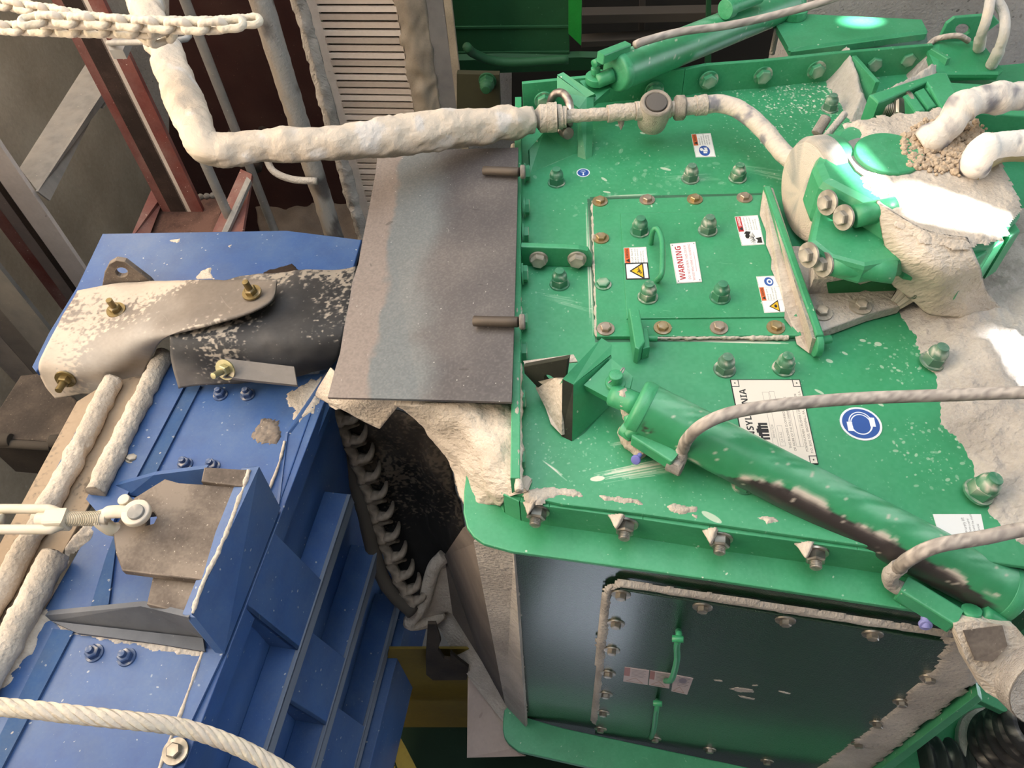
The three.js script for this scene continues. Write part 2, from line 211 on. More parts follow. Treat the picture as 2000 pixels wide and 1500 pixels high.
// ---------------------------------------------------------------- things, parts, structure
const taken = {}, roots = [];
const numbered = (n) => { const k = (taken[n] = (taken[n] ?? -1) + 1); return k ? n + '_' + String(k).padStart(3, '0') : n; };
const shade = (m) => { m.castShadow = m.receiveShadow = true; return m; };
function thing(name, label, category, group) { const o = new THREE.Group(); o.name = numbered(name); o.userData = { label, category }; if (group) o.userData.group = group; scene.add(o); roots.push(o); return o; }
function part(parent, name, geo, mat, label) { const m = shade(new THREE.Mesh(Array.isArray(geo) ? merge(geo) : geo, mat)); m.name = name; if (label) m.userData.label = label; parent.add(m); return m; }
function solo(name, label, category, geo, mat, group) { const m = shade(new THREE.Mesh(Array.isArray(geo) ? merge(geo) : geo, mat)); m.name = numbered(name); m.userData = { label, category }; if (group) m.userData.group = group; scene.add(m); roots.push(m); return m; }
function struct(name, geo, mat) { const m = shade(new THREE.Mesh(Array.isArray(geo) ? merge(geo) : geo, mat)); m.name = name; m.userData = { kind: 'structure' }; scene.add(m); return m; }
function stuff(name, label, geo, mat) { const m = shade(new THREE.Mesh(Array.isArray(geo) ? merge(geo) : geo, mat)); m.name = numbered(name); m.userData = { label, category: 'dust', kind: 'stuff' }; scene.add(m); return m; }
function place(parent, name, geo, mat, p, n, spin = 0, s = 1) { const m = shade(new THREE.Mesh(geo, mat)); m.name = name; m.position.copy(p); m.quaternion.setFromUnitVectors(V(0, 1, 0), n).multiply(new THREE.Quaternion().setFromAxisAngle(V(0, 1, 0), spin)); m.scale.setScalar(s); parent.add(m); return m; }
// ---------------------------------------------------------------- the room
const Yp = 2.78, Yf = Yp - 0.097, Yb = 1.27, Yfe = 2.45;
const pts = (a, y) => a.map(([x, z]) => V(x, y, z));
const XL = -2.5, XR = 8.2, ZB = -4.3, ZF = 3.4, YC = 7.2;
struct('floor', prism(pts([[XL - 0.3, ZB - 0.3], [XR + 0.3, ZB - 0.3], [XR + 0.3, ZF + 0.3], [XL - 0.3, ZF + 0.3]], 0), -0.25, 0, 0), M.floor);
// wall beside the feeder, wall behind, open bays on the right and behind the viewer
struct('wall_left', prism(pts([[XL - 0.2, ZB], [XL, ZB], [XL, ZF], [XL - 0.2, ZF]], 0), 0, YC, 0), M.wall);
struct('wall_back', prism(pts([[XL - 0.2, ZB - 0.2], [XR + 0.2, ZB - 0.2], [XR + 0.2, ZB], [XL - 0.2, ZB]], 0), 0, YC, 0), M.concrete);
const bays = (name, along, a, b, w, y0, y1) => { const f = (s, h0, h1) => prism(along === 'x' ? pts([[s[0], w], [s[1], w], [s[1], w + 0.2], [s[0], w + 0.2]], 0) : pts([[w, s[0]], [w + 0.2, s[0]], [w + 0.2, s[1]], [w, s[1]]], 0), h0, h1, 0); return struct(name, [f([a, b], 0, y0), f([a, b], y1, YC), f([a, a + 0.5], y0, y1), f([b - 0.5, b], y0, y1)], M.concrete); };
bays('wall_right', 'z', ZB, ZF, XR, 2.4, 6.4);
struct('wall_front', prism(pts([[XL - 0.2, ZF], [XR + 0.2, ZF], [XR + 0.2, ZF + 0.2], [XL - 0.2, ZF + 0.2]], 0), 0, YC, 0), M.concrete);
// roof with a wide light well and a narrow slot where sheeting is missing
const roofAt = (p) => { const k = (YC - p.y) / TO_SUN.y; return p.clone().addScaledVector(TO_SUN, k); };
const slot = [[1745, 362, 3.03], [1850, 396, 3.03], [2060, 690, 2.83], [2060, 800, 2.83], [1965, 690, 2.83], [1888, 600, 2.83], [1866, 478, 3.0], [1768, 434, 3.03]].map(([x, y, h]) => roofAt(P(x, y, h)));
const slit = [[1606, 312], [1652, 306], [1738, 412], [1704, 424]].map(([x, y]) => roofAt(P(x, y, 3.02)));
const eye = Array.from({ length: 14 }, (_, i) => roofAt(P(1690 + 42 * Math.cos(i / 14 * 6.283), 41 + 10 * Math.sin(i / 14 * 6.283), 2.84)));
const bay = [[-0.4, 0.05], [0.15, 0.05], [0.15, 0.8], [-0.4, 0.8]].map(([x, z]) => roofAt(V(x, 0, z)));
struct('ceiling', prism(pts([[XL - 0.2, ZB - 0.2], [XR + 0.2, ZB - 0.2], [XR + 0.2, ZF + 0.2], [XL - 0.2, ZF + 0.2]], 0), YC, YC + 0.03, 0, [pts([[-2.2, -4.1], [1.5, -4.1], [1.5, 0.9], [-2.2, 0.9]], 0), slot, slit, eye, bay]), M.galv);

// ---------------------------------------------------------------- crusher housing
const plateGeo = cap([[1003, 962], [1006, 218], [1030, 211], [1250, 190], [1480, 170], [1610, 156], [1800, 140], [2150, 110], [2180, 1130], [1650, 1060], [1400, 1024], [1250, 1003], [1100, 985], [1040, 972]], Yp, 0.012, 0.003);
plateGeo.computeBoundingBox();
const PB = plateGeo.boundingBox, PW = PB.max.x - PB.min.x, PD = PB.max.z - PB.min.z, TW = 2048, TH = Math.round((2048 * PD) / PW);
const c2 = (px, py) => { const p = P(px, py, Yp); return [((p.x - PB.min.x) / PW) * TW, ((p.z - PB.min.z) / PD) * TH]; };
const plateTex = canvasTex(TW, TH, (g, w, h) => {
  seedTo(101);
  fillPx(g, w, h, (u, v) => { const a = pfb(u, v, 4, 5, 11), b = pfb(u, v, 20, 4, 42), c = pfb(u, v, 256, 1, 88); return mixc(mixc(GREEN, GREEND, cl((b - 0.3) * 0.8)), [128, 186, 156], cl(0.3 * (a * 1.6 - 0.35) + (c - 0.5) * 0.12)); });
  const dab = (x, y, r, e, a, al, col = DUSTS) => { g.fillStyle = `rgba(${col},${al})`; g.beginPath(); g.ellipse(x, y, r * e, r, a, 0, 7); g.fill(); };
  const spray = (px, py, R, n, r0, r1, al, e = 1) => { const [x, y] = c2(px, py); for (let i = 0; i < n; i++) { const q = R * Math.sqrt(rnd()) * (0.4 + 0.6 * rnd()), a = rnd() * 6.3; dab(x + q * Math.cos(a) * e, y + q * Math.sin(a), r0 + (r1 - r0) * rnd() ** 3, 1 + rnd(), rnd() * 6, al * (0.4 + 0.6 * rnd())); } };
  // splatter grows dense towards the bearing at the back right
  spray(1580, 165, 240, 900, 0.8, 4.5, 0.9, 1.3); spray(1560, 250, 330, 900, 0.7, 3.2, 0.8); spray(1420, 140, 260, 350, 0.7, 4, 0.8, 2);
  spray(1300, 340, 500, 500, 0.5, 2.2, 0.6); spray(1200, 350, 330, 120, 1, 7, 0.3); spray(1420, 360, 220, 90, 2, 9, 0.28, 2); spray(1780, 700, 160, 220, 0.6, 4, 0.6); spray(1820, 880, 140, 180, 0.6, 4, 0.6); spray(1100, 560, 240, 250, 0.5, 2.5, 0.5);
  spray(1350, 980, 420, 1500, 0.4, 1.6, 0.55, 2); spray(1100, 900, 300, 500, 0.4, 2.5, 0.5); spray(1500, 660, 300, 160, 0.5, 2.2, 0.6);
  // smears and rubbed streaks
  const smear = (a, b, wd, al, n = 26) => { const [x0, y0] = c2(...a), [x1, y1] = c2(...b); for (let i = 0; i < n; i++) { const k = (rnd() - 0.5) * wd, l = rnd() * 0.4, m = 0.6 + rnd() * 0.4; g.strokeStyle = `rgba(${DUSTS},${al * rnd()})`; g.lineWidth = 0.8 + rnd() * 2.5; g.beginPath(); g.moveTo(mix(x0, x1, l) + k, mix(y0, y1, l) + k); g.lineTo(mix(x0, x1, m) + k, mix(y0, y1, m) + k * 1.4); g.stroke(); } };
  smear([1165, 935], [1330, 905], 26, 0.5, 60); smear([1300, 385], [1480, 392], 14, 0.4); smear([1170, 385], [1290, 380], 10, 0.35); smear([1040, 335], [1120, 300], 8, 0.6); smear([1060, 900], [1100, 930], 24, 0.35); smear([1300, 350], [1400, 345], 30, 0.25, 40); smear([1450, 330], [1560, 350], 60, 0.25, 40);
  smear([1150, 400], [1160, 660], 20, 0.3, 60); smear([1200, 660], [1550, 668], 12, 0.5, 70); smear([1060, 580], [1150, 600], 40, 0.2, 40); smear([1190, 870], [1300, 850], 10, 0.3);
  const [x0, y0] = c2(1160, 935); dab(x0 + 8, y0, 7, 2.4, -0.1, 0.9);
  for (const [a, b, r, e] of [[1210, 245, 6, 2.5], [1255, 260, 5, 2], [1180, 350, 5, 2.6], [1185, 375, 4, 3], [1300, 330, 6, 3], [1620, 705, 6, 1.5], [1600, 765, 4, 3], [1720, 790, 4, 2], [1235, 445, 5, 3], [1390, 1010, 8, 3], [1650, 690, 4, 2], [1715, 672, 7, 1.3], [1685, 665, 5, 1.6], [1820, 1050, 7, 2]]) { const [x, y] = c2(a, b); dab(x, y, r, e, rnd(), 0.7); }
  // grime in the joint around the hatch
  g.strokeStyle = 'rgba(40,52,44,0.5)'; g.lineWidth = 16; g.beginPath(); [[1152, 388], [1500, 380], [1568, 662], [1168, 664], [1152, 388]].forEach(([a, b], i) => { const [x, y] = c2(a, b); i ? g.lineTo(x, y) : g.moveTo(x, y); }); g.stroke();
});
{ const p = plateGeo.attributes.position, uv = plateGeo.attributes.uv; for (let i = 0; i < p.count; i++) uv.setXY(i, (p.getX(i) - PB.min.x) / PW, 1 - (p.getZ(i) - PB.min.z) / PD); }
const crusher = thing('rock_crusher', 'big green painted crusher housing with bolted top plate, hinged hatch and side door', 'crusher');
part(crusher, 'top_plate', plateGeo, phy({ map: plateTex, roughness: 0.46, clearcoat: 0.25, clearcoatRoughness: 0.3 }));
// raised flange along the back edge and along the left edge
const bl = [[1022, 213], [1250, 191], [1330, 186], [1370, 178], [1480, 170], [1610, 156], [1800, 140]].map(([a, b]) => P(a, b, Yp));
part(crusher, 'back_flange', bl.slice(1).map((p, i) => upright(bl[i], p, Yp - 0.005, 0.098, 0.014)), M.green);
part(crusher, 'left_flange', upright(P(1014, 222, Yp), P(1009, 962, Yp), Yp - 0.1, 0.16, 0.02), M.green);
// rim below the front edge, wide mounting flange, front and left panels
const rimL = [[978, 978], [990, 998], [1020, 1012], [1075, 1021], [1250, 1045], [1375, 1065], [1650, 1103], [1900, 1140]].map(([a, b]) => P(a, b, Yf));
part(crusher, 'rim_strip', rimL.slice(1).map((p, i) => upright(rimL[i], p, Yf - 0.01, Yp - Yf - 0.002, 0.014)), M.green);
part(crusher, 'mounting_flange', cap([[912, 918], [906, 960], [905, 1000], [912, 1030], [925, 1048], [945, 1062], [1000, 1077], [1150, 1098], [1400, 1133], [1787, 1192], [1925, 1215], [2000, 1100], [1650, 1050], [1250, 990], [1040, 960], [985, 940], [960, 925]], Yf, 0.013, 0.003), M.green);
const fA = P(1004, 1074, Yf - 0.013), fB = P(1800, 1186, Yf - 0.013), face = vpl(fA, fB);
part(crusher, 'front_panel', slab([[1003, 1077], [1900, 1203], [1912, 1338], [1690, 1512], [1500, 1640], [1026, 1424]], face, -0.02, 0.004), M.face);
part(crusher, 'base_flange', cap([[987, 1376], [983, 1400], [982, 1425], [985, 1440], [993, 1452], [1012, 1467], [1100, 1487], [1300, 1532], [1700, 1620], [1750, 1560], [1300, 1465], [1100, 1422], [1030, 1402]], Yb + 0.02, 0.03, 0.003), M.green);
const sheen = s3([[1003, 1078, Yf - 0.013], [925, 1057, Yf - 0.02], [987, 1378, Yb + 0.02], [1027, 1420, Yb + 0.02]], 0.012);
part(crusher, 'corner_panel', sheen, M.dustg);
part(crusher, 'panel_edge', slab([[1905, 1330], [1914, 1342], [1694, 1520], [1682, 1510]], shift(face, 0.001), 0.03, 0.002), M.green);

part(crusher, 'back_panel', bl.slice(1).map((p, i) => upright(bl[i], p, Yb, Yp - Yb - 0.012, 0.014)), M.green);
part(crusher, 'right_panel', upright(P(2140, 130, Yp), P(2170, 1110, Yp), Yb, Yp - Yb - 0.012, 0.014), M.green);
// bolts: shared shapes
const G = [52, 128, 90], GD = [96, 128, 108];
const nutStud = (base, k) => tint(merge(new THREE.CylinderGeometry(0.0275, 0.0285, 0.004, 28).translate(0, 0.002, 0), hexBar(0.0245, 0.027, 0.003), new THREE.LatheGeometry([v2(0.0215, 0.027), v2(0.0205, 0.036), v2(0.0175, 0.043), v2(0.0135, 0.044), v2(0.0135, 0.052), v2(0.012, 0.0535), v2(0.0001, 0.0535)], 20)), dusty(base, k, 70));
const hexHead = (base, k, r = 0.017, w = 0.026) => tint(merge(new THREE.CylinderGeometry(w, w * 1.03, 0.004, 28).translate(0, 0.002, 0), hexBar(r, 0.013, 0.003)), dusty(base, k, 80));
const nutThread = (base, k) => tint(merge(new THREE.CylinderGeometry(0.029, 0.03, 0.005, 28).translate(0, 0.0025, 0), hexBar(0.023, 0.022, 0.004), cyl(V(0, 0.02, 0), V(0, 1, 0), 0.0125, 0.022, 0.002, 16), ...[0, 1, 2, 3].map((i) => new THREE.TorusGeometry(0.0125, 0.0012, 6, 18).rotateX(1.57).translate(0, 0.028 + i * 0.0035, 0))), dusty(base, k, 60));
const BG = { nut: [0, 1, 2].map((i) => nutStud([[58, 122, 92], [80, 118, 98], [52, 116, 84]][i], 0.28 + 0.07 * i)), brass: [0, 1].map((i) => hexHead([[168, 146, 108], [170, 152, 136]][i], 0.22)), green: hexHead([60, 136, 98], 0.35, 0.021, 0.026), grey: nutThread([92, 92, 86], 0.45), steel: hexHead([128, 122, 112], 0.35, 0.015, 0.025), small: hexHead([140, 134, 122], 0.4, 0.018, 0.021) };
const up = V(0, 1, 0);
[[1087, 357], [1348, 350], [1440, 349], [1093, 555], [1415, 722], [1530, 720], [1452, 946], [1620, 213]].forEach(([a, b], i) => place(crusher, 'bolt', BG.nut[i % 3], M.vc, P(a, b, Yp), up, i * 0.7, 0.92));
place(crusher, 'bolt', BG.nut[1], M.vc, P(1820, 706, Yp + 0.01), V(0.12, 1, 0).normalize(), 0.3); place(crusher, 'bolt', BG.nut[2], M.vc, P(1910, 962, Yp + 0.01), V(0.2, 1, 0).normalize(), 0.9, 1.1);
// bolt heads on the flanges
const right = V(1, 0, 0);
[[1023, 405], [1021, 457], [1019, 535], [1016, 685], [1013, 780], [1011, 895], [1024, 338], [1017, 627]].forEach(([a, b], i) => place(crusher, 'bolt', BG.green, M.vc, P(a, b, Yp + 0.03), right, i * 0.5, 1.05));
const bn = vpl(bl[4], bl[5]);
[[1062, 196], [1278, 176], [1384, 156], [1490, 147], [1594, 136], [1706, 123], [1771, 114]].forEach(([a, b], i) => place(crusher, 'bolt', BG.green, M.vc, onPl(a, b, shift(bn, 0.006)), bn.n, i * 0.5, 1.15));
const rn = vpl(rimL[4], rimL[6]);
[[1050, 1000], [1222, 1026], [1406, 1053], [1592, 1081]].forEach(([a, b], i) => place(crusher, 'bolt', BG.grey, M.vcm, onPl(a, b - 4, shift(rn, 0.007)), rn.n, i * 0.6 + 0.3, 0.9));
// side door
const face2 = shift(face, 0.001), face3 = shift(face, 0.014);
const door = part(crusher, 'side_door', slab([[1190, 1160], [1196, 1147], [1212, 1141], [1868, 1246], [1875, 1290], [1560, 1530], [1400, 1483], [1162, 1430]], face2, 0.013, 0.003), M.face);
[[1213, 1160], [1372, 1185], [1534, 1211], [1704, 1238], [1203, 1217], [1195, 1269], [1188, 1314], [1183, 1355], [1178, 1391], [1173, 1423], [1279, 1442], [1386, 1463], [1498, 1486], [1815, 1323], [1761, 1370], [1714, 1412], [1677, 1452]].forEach(([a, b], i) => place(door, 'bolt', BG.steel, M.vcm, onPl(a, b, face3), face.n, i * 0.8, 0.85));
const fOff = (a, b, d) => onPl(a, b, shift(face, 0.014 + d));
part(door, 'handle', [sweep([fOff(1325, 1232, 0), fOff(1326, 1242, 0.05), fOff(1322, 1262, 0.055), fOff(1322, 1290, 0.055), fOff(1312, 1326, 0.05), fOff(1300, 1330, 0.0)], 0.0075, { n: 30 }), sweep([fOff(1313, 1247, 0.055), fOff(1335, 1249, 0.055)], 0.008, { n: 2 })], M.green);
part(door, 'handle', [sweep([fOff(1284, 1368, 0), fOff(1284, 1375, 0.05), fOff(1281, 1395, 0.055), fOff(1277, 1425, 0.052), fOff(1272, 1440, 0.0)], 0.0075, { n: 30 }), sweep([fOff(1276, 1373, 0.052), fOff(1293, 1375, 0.052)], 0.008, { n: 2 })], M.green);

// inspection hatch on the top plate
const hatch = part(crusher, 'inspection_hatch', cap([[1157, 390], [1497, 380], [1566, 655], [1166, 657]], Yp + 0.012, 0.012, 0.002), M.green);
part(hatch, 'cover_panel', cap([[1211, 416], [1506, 411], [1558, 618], [1224, 622]], Yp + 0.017, 0.006, 0.002), M.green);
const Yh = Yp + 0.012;
[[1172, 394], [1264, 391], [1357, 390], [1454, 387], [1174, 466], [1183, 643], [1294, 641], [1404, 641], [1515, 640]].forEach(([a, b], i) => place(hatch, 'bolt', BG.brass[i % 2], M.vcm, P(a, b, Yh), up, i * 0.9, 0.82));
place(hatch, 'bolt', BG.green, M.vc, P(1178, 556, Yh), up, 0.4, 0.8);
[[1249, 453], [1382, 451], [1265, 581], [1406, 581]].forEach(([a, b], i) => place(hatch, 'bolt', BG.nut[i % 3], M.vc, P(a, b, Yh + 0.005), up, i * 0.9, 0.92));
part(hatch, 'handle', sweep([P(1271, 479, Yh), P(1275, 452, Yh + 0.05), P(1284, 447, Yh + 0.062), P(1293, 470, Yh + 0.06), P(1294, 520, Yh + 0.06), P(1290, 540, Yh + 0.05), P(1281, 549, Yh)], 0.007, { n: 40 }), M.green);
// hinge arms
part(hatch, 'hinge_arm', [prism([P(1229, 592, Yh + 0.06), P(1250, 594, Yh + 0.06), P(1260, 668, Yh + 0.04), P(1248, 684, Yh + 0.04), P(1240, 680, Yh + 0.04)].map((p, i) => p), Yp + 0.001, Yp + 0.055, 0.003)], M.green);
part(hatch, 'hinge_lug', [prism([P(1255, 640, Yp + 0.04), P(1266, 641, Yp + 0.04), P(1268, 688, Yp + 0.02), P(1254, 692, Yp + 0.02)], Yp - 0.001, Yp + 0.04, 0.003), rod(P(1262, 660, Yp + 0.025), P(1284, 661, Yp + 0.025), 0.008)], M.green);
const armA = P(1489, 400, Yp), armB = P(1588, 690, Yp);
part(hatch, 'hinge_arm', [upright(armA.clone(), armB.clone(), Yp + 0.001, 0.065, 0.018, 0.004)], M.green);
part(hatch, 'hinge_lug', [cyl(P(1588, 672, Yp + 0.03), right, 0.03, 0.016), rod(P(1590, 668, Yp + 0.03), P(1622, 662, Yp + 0.03), 0.01)], M.green);
// small gusset with two bolts at the left edge
const gA = P(1020, 520, Yp), gB = P(1155, 522, Yp), gus = vpl(gA, gB);
part(crusher, 'gusset', slab([[1018, 520], [1018, 482], [1130, 486], [1148, 490], [1156, 504], [1156, 522]], gus, -0.018, 0.003), M.green);
[[1052, 505], [1127, 505]].forEach(([a, b], i) => place(crusher, 'bolt', BG.small, M.vc, onPl(a, b, shift(gus, 0.001)), gus.n, 0.2 + i, 1.15));
// ---------------------------------------------------------------- lifting brackets and hydraulic rams
const shapes = (px, pl) => px.map(([a, b]) => onPl(a, b, pl));
{ // front bracket, bolted to the plate
  const A = P(1118, 862, Yp), B = P(1196, 800, Yp);
  const br = thing('ram_bracket', 'green ram bracket with an oval hole and a dust heap inside, below the steel plate', 'bracket', undefined);
  part(br, 'back_plate', slab([[1022, 716], [1110, 700], [1104, 745], [1092, 796], [1056, 764], [1024, 730]], vpl(P(1020, 765, Yp), P(1118, 800, Yp)), -0.012, 0.002, [Array.from({ length: 14 }, (_, i) => { const a = i / 14 * 6.283, x = 13 * Math.cos(a), y = 7 * Math.sin(a); return [1074 + x * 0.8 - y * 0.6, 742 + x * 0.6 + y * 0.8]; })]), std({ map: T.lug, color: 0x5a6a5c, roughness: 0.9 }));
  part(br, 'top_plate', s3([[1022, 705, Yp + 0.09], [1120, 692, Yp + 0.115], [1128, 706, Yp + 0.115], [1026, 716, Yp + 0.09]], 0.004), M.dustg);
  part(br, 'clevis_plate', s3([[1099, 740, Yp + 0.13], [1175, 660, Yp + 0.13], [1195, 673, Yp + 0.125], [1194, 692, Yp + 0.12], [1118, 752, Yp + 0.12]], 0.03), M.green);
  part(br, 'front_plate', sheet([P(1099, 741, Yp + 0.13), P(1120, 752, Yp + 0.12), P(1117, 862, Yp), P(1096, 852, Yp)], 0.012), std({ map: T.lug, color: 0x66766a, roughness: 0.9 }));
  part(br, 'gusset', sheet([P(1120, 752, Yp + 0.12), P(1194, 694, Yp + 0.115), P(1204, 772, Yp + 0.02), P(1188, 796, Yp), P(1142, 846, Yp), P(1118, 862, Yp)], 0.012), M.green);
  part(br, 'clevis_tab', [s3([[1140, 752, Yp + 0.105], [1194, 700, Yp + 0.115], [1236, 735, Yp + 0.115], [1226, 776, Yp + 0.1], [1196, 782, Yp + 0.1]], 0.022)], M.green);
  part(br, 'clevis_pin', [cyl(P(1202, 752, Yp + 0.1), up, 0.022, 0.012), cyl(P(1202, 745, Yp + 0.11), up, 0.015, 0.025)], M.green);
  part(br, 'split_pin', [sweep([P(1188, 748, Yp + 0.125), P(1206, 733, Yp + 0.13), P(1214, 722, Yp + 0.135), P(1219, 718, Yp + 0.135), P(1218, 724, Yp + 0.135), P(1210, 736, Yp + 0.13)], 0.0018, { n: 20, m: 6 })], M.galv);
}
function ram(name, label, a, b, r, { black = false, seed = 1 } = {}) {
  const o = thing(name, label, 'hydraulic ram'), d = b.clone().sub(a), L = d.length(), dir = d.clone().normalize(), q = new THREE.Quaternion().setFromUnitVectors(V(0, 1, 0), dir);
  const bar = sweep([a, b], r, { n: 160, m: 64 }), side = V(0, 1, 0).cross(dir).normalize(); if (side.z < 0) side.negate();
  const upv = dir.clone().cross(side); if (upv.y < 0) upv.negate();
  tint(bar, (p) => {
    const k = p.clone().sub(a), s = k.dot(dir) / L, w = Math.atan2(k.dot(upv), k.dot(side)), f = fbm(p.x * 30 + seed, p.y * 30, p.z * 30, 4), f2 = fbm(p.x * 120, p.y * 120 + seed, p.z * 120, 2);
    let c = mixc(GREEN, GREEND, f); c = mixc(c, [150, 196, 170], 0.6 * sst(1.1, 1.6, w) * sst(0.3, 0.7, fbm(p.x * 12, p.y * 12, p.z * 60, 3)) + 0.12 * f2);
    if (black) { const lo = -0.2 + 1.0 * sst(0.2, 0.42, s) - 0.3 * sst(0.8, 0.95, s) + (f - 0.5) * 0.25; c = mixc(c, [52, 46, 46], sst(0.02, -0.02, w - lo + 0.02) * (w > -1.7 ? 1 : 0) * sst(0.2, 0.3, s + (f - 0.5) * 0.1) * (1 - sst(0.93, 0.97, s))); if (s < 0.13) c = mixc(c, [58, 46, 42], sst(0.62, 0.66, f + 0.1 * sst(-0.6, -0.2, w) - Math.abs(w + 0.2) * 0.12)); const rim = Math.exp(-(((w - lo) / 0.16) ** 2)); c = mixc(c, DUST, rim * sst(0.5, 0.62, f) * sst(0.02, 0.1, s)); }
    c = mixc(c, DUST, sst(0.8, 0.84, f2 + (f - 0.5) * 0.35) * 0.8); return c;
  });
  part(o, 'barrel', bar, phy({ vertexColors: true, roughness: 0.4, clearcoat: 0.5, clearcoatRoughness: 0.25 }));
  part(o, 'end_cap', lathe([[0.0001, -0.01], [r * 0.9, -0.01], [r * 1.03, 0], [r * 1.03, 0.018], [r * 0.99, 0.02]], a, dir, 40), M.green);
  part(o, 'end_cap', lathe([[r * 0.99, -0.02], [r * 1.03, -0.018], [r * 1.03, 0.004], [r * 0.8, 0.012], [0.0001, 0.012]], b, dir, 40), M.green);
  return { o, dir, side, upv, a, b, r, q, L };
}
const hoseCol = (p, n) => { const f = fbm(p.x * 260, p.y * 260, p.z * 260, 2); return mixc([116, 108, 104], [198, 186, 176], cl(f * 1.5 - 0.25 + (n.y - 0.3) * 0.35)); };
const hoseCol2 = (p, n) => mixc([136, 126, 112], DUST, cl(fbm(p.x * 90, p.y * 90, p.z * 90, 3) * 1.6 - 0.2 + n.y * 0.2));
const R1 = ram('hydraulic_ram', 'long green hydraulic ram with a black worn underside, crossing the front of the top plate', P(1248, 792, Yp + 0.1), P(1972, 1163, Yp - 0.07), 0.0555, { black: true, seed: 3 });
{ // valve block and its fittings near the bracket
  const o = R1.o, A = (x, y, h) => P(x, y, h);
  part(o, 'rod_eye', [sweep([A(1196, 770, Yp + 0.09), A(1248, 792, Yp + 0.095)], 0.026, { n: 4 })], M.green);
  part(o, 'port_elbow', [sweep([A(1262, 835, Yp + 0.09), A(1240, 840, Yp + 0.075), A(1226, 850, Yp + 0.06)], 0.013, { n: 10 }), cyl(A(1232, 812, Yp + 0.085), A(1240, 848, Yp + 0.07).sub(A(1232, 812, Yp + 0.085)), 0.016, 0.03), cyl(A(1216, 835, Yp + 0.06), A(1240, 852, Yp + 0.06).sub(A(1216, 835, Yp + 0.06)), 0.017, 0.03)], M.green);
  part(o, 'valve_block', box(A(1278, 876, Yp + 0.06), A(1314, 898, Yp + 0.06).sub(A(1238, 850, Yp + 0.06)), 0.1, 0.035, 0.03, 0.004), M.green);
  part(o, 'drain_knob', [cyl(A(1252, 886, Yp + 0.045), A(1238, 902, Yp + 0.04).sub(A(1252, 886, Yp + 0.045)), 0.005, 0.02), cyl(A(1243, 897, Yp + 0.04), V(-0.5, 0.6, 0.8), 0.0105, 0.007)], std({ color: 0x6a6ab0, roughness: 0.5 }), 'purple drain knob');
  part(o, 'hose_fitting', [sweep([A(1318, 912, Yp + 0.05), A(1326, 898, Yp + 0.055), A(1334, 876, Yp + 0.08)], (s) => 0.0165 - 0.003 * s, { n: 14, amp: 0.002, fr: 60 }), cyl(A(1304, 905, Yp + 0.05), A(1325, 915, Yp + 0.05).sub(A(1304, 905, Yp + 0.05)), 0.015, 0.032)], M.dustg);
  const B = (x, y, h) => P(x, y, h - 0.13);
  part(o, 'valve_block', box(B(1812, 1180, Yp + 0.06), B(1862, 1210, Yp + 0.06).sub(B(1762, 1148, Yp + 0.06)), 0.108, 0.044, 0.04, 0.004), M.green, 'dust-streaked valve block at the far end');
  part(o, 'drain_knob', [cyl(B(1808, 1204, Yp + 0.04), V(-0.1, -0.6, 1), 0.009, 0.022), cyl(B(1806, 1216, Yp + 0.03), V(-0.2, 0.5, 1), 0.0125, 0.01)], std({ color: 0x8080b8, roughness: 0.5 }), 'purple drain knob');
  part(o, 'hose_fitting', [sweep([B(1764, 1152, Yp + 0.06), B(1742, 1140, Yp + 0.07), B(1740, 1122, Yp + 0.1), B(1758, 1106, Yp + 0.13)], 0.0155, { n: 16, amp: 0.003, fr: 60 })], M.dustg);
  part(o, 'port_elbow', [sweep([B(1866, 1205, Yp + 0.055), B(1892, 1218, Yp + 0.05), B(1898, 1190, Yp + 0.08)], 0.018, { n: 12 }), cyl(B(1880, 1222, Yp + 0.04), V(0.7, 0.1, 0.3), 0.022, 0.04), sweep([B(1918, 1196, Yp + 0.07), B(1962, 1222, Yp + 0.05)], 0.0165, { n: 4, amp: 0.002 })], [M.green][0]);
}
const R2 = ram('hydraulic_ram', 'green hydraulic ram at the back of the crusher, with a hose lying on it', P(1205, 142, Yp + 0.16), P(1546, 4, Yp + 0.08), 0.054, { seed: 9 });
{
  const o = R2.o, A = (x, y, h) => P(x, y, h);
  part(o, 'rod_eye', [cyl(A(1166, 160, Yp + 0.13), up, 0.035, 0.022), sweep([A(1166, 158, Yp + 0.145), A(1198, 146, Yp + 0.155)], 0.022, { n: 3 }), cyl(A(1163, 144, Yp + 0.16), up, 0.014, 0.02)], M.green);
  part(o, 'valve_block', box(A(1199, 103, Yp + 0.22), R2.dir, 0.11, 0.03, 0.03, 0.004), M.green);
  part(o, 'port_elbow', sweep([A(1160, 125, Yp + 0.2), A(1172, 118, Yp + 0.2), A(1176, 106, Yp + 0.21)], 0.012, { n: 8 }), M.green);
  part(o, 'valve_body', [cyl(A(1418, 18, Yp + 0.2), R2.dir, 0.022, 0.16), cyl(A(1416, 19, Yp + 0.2), R2.dir, 0.03, 0.03)], M.green);
}
solo('hydraulic_hose', 'thin dusty hose running along the top of the back hydraulic ram', 'hose', tint(sweep([P(1240, 88, Yp + 0.25), P(1260, 80, Yp + 0.25), P(1330, 62, Yp + 0.24), P(1420, 50, Yp + 0.225), P(1520, 28, Yp + 0.225), P(1640, -8, Yp + 0.25), P(1800, -80, Yp + 0.3)], 0.0115, { n: 50, m: 10 }), hoseCol), M.hose);
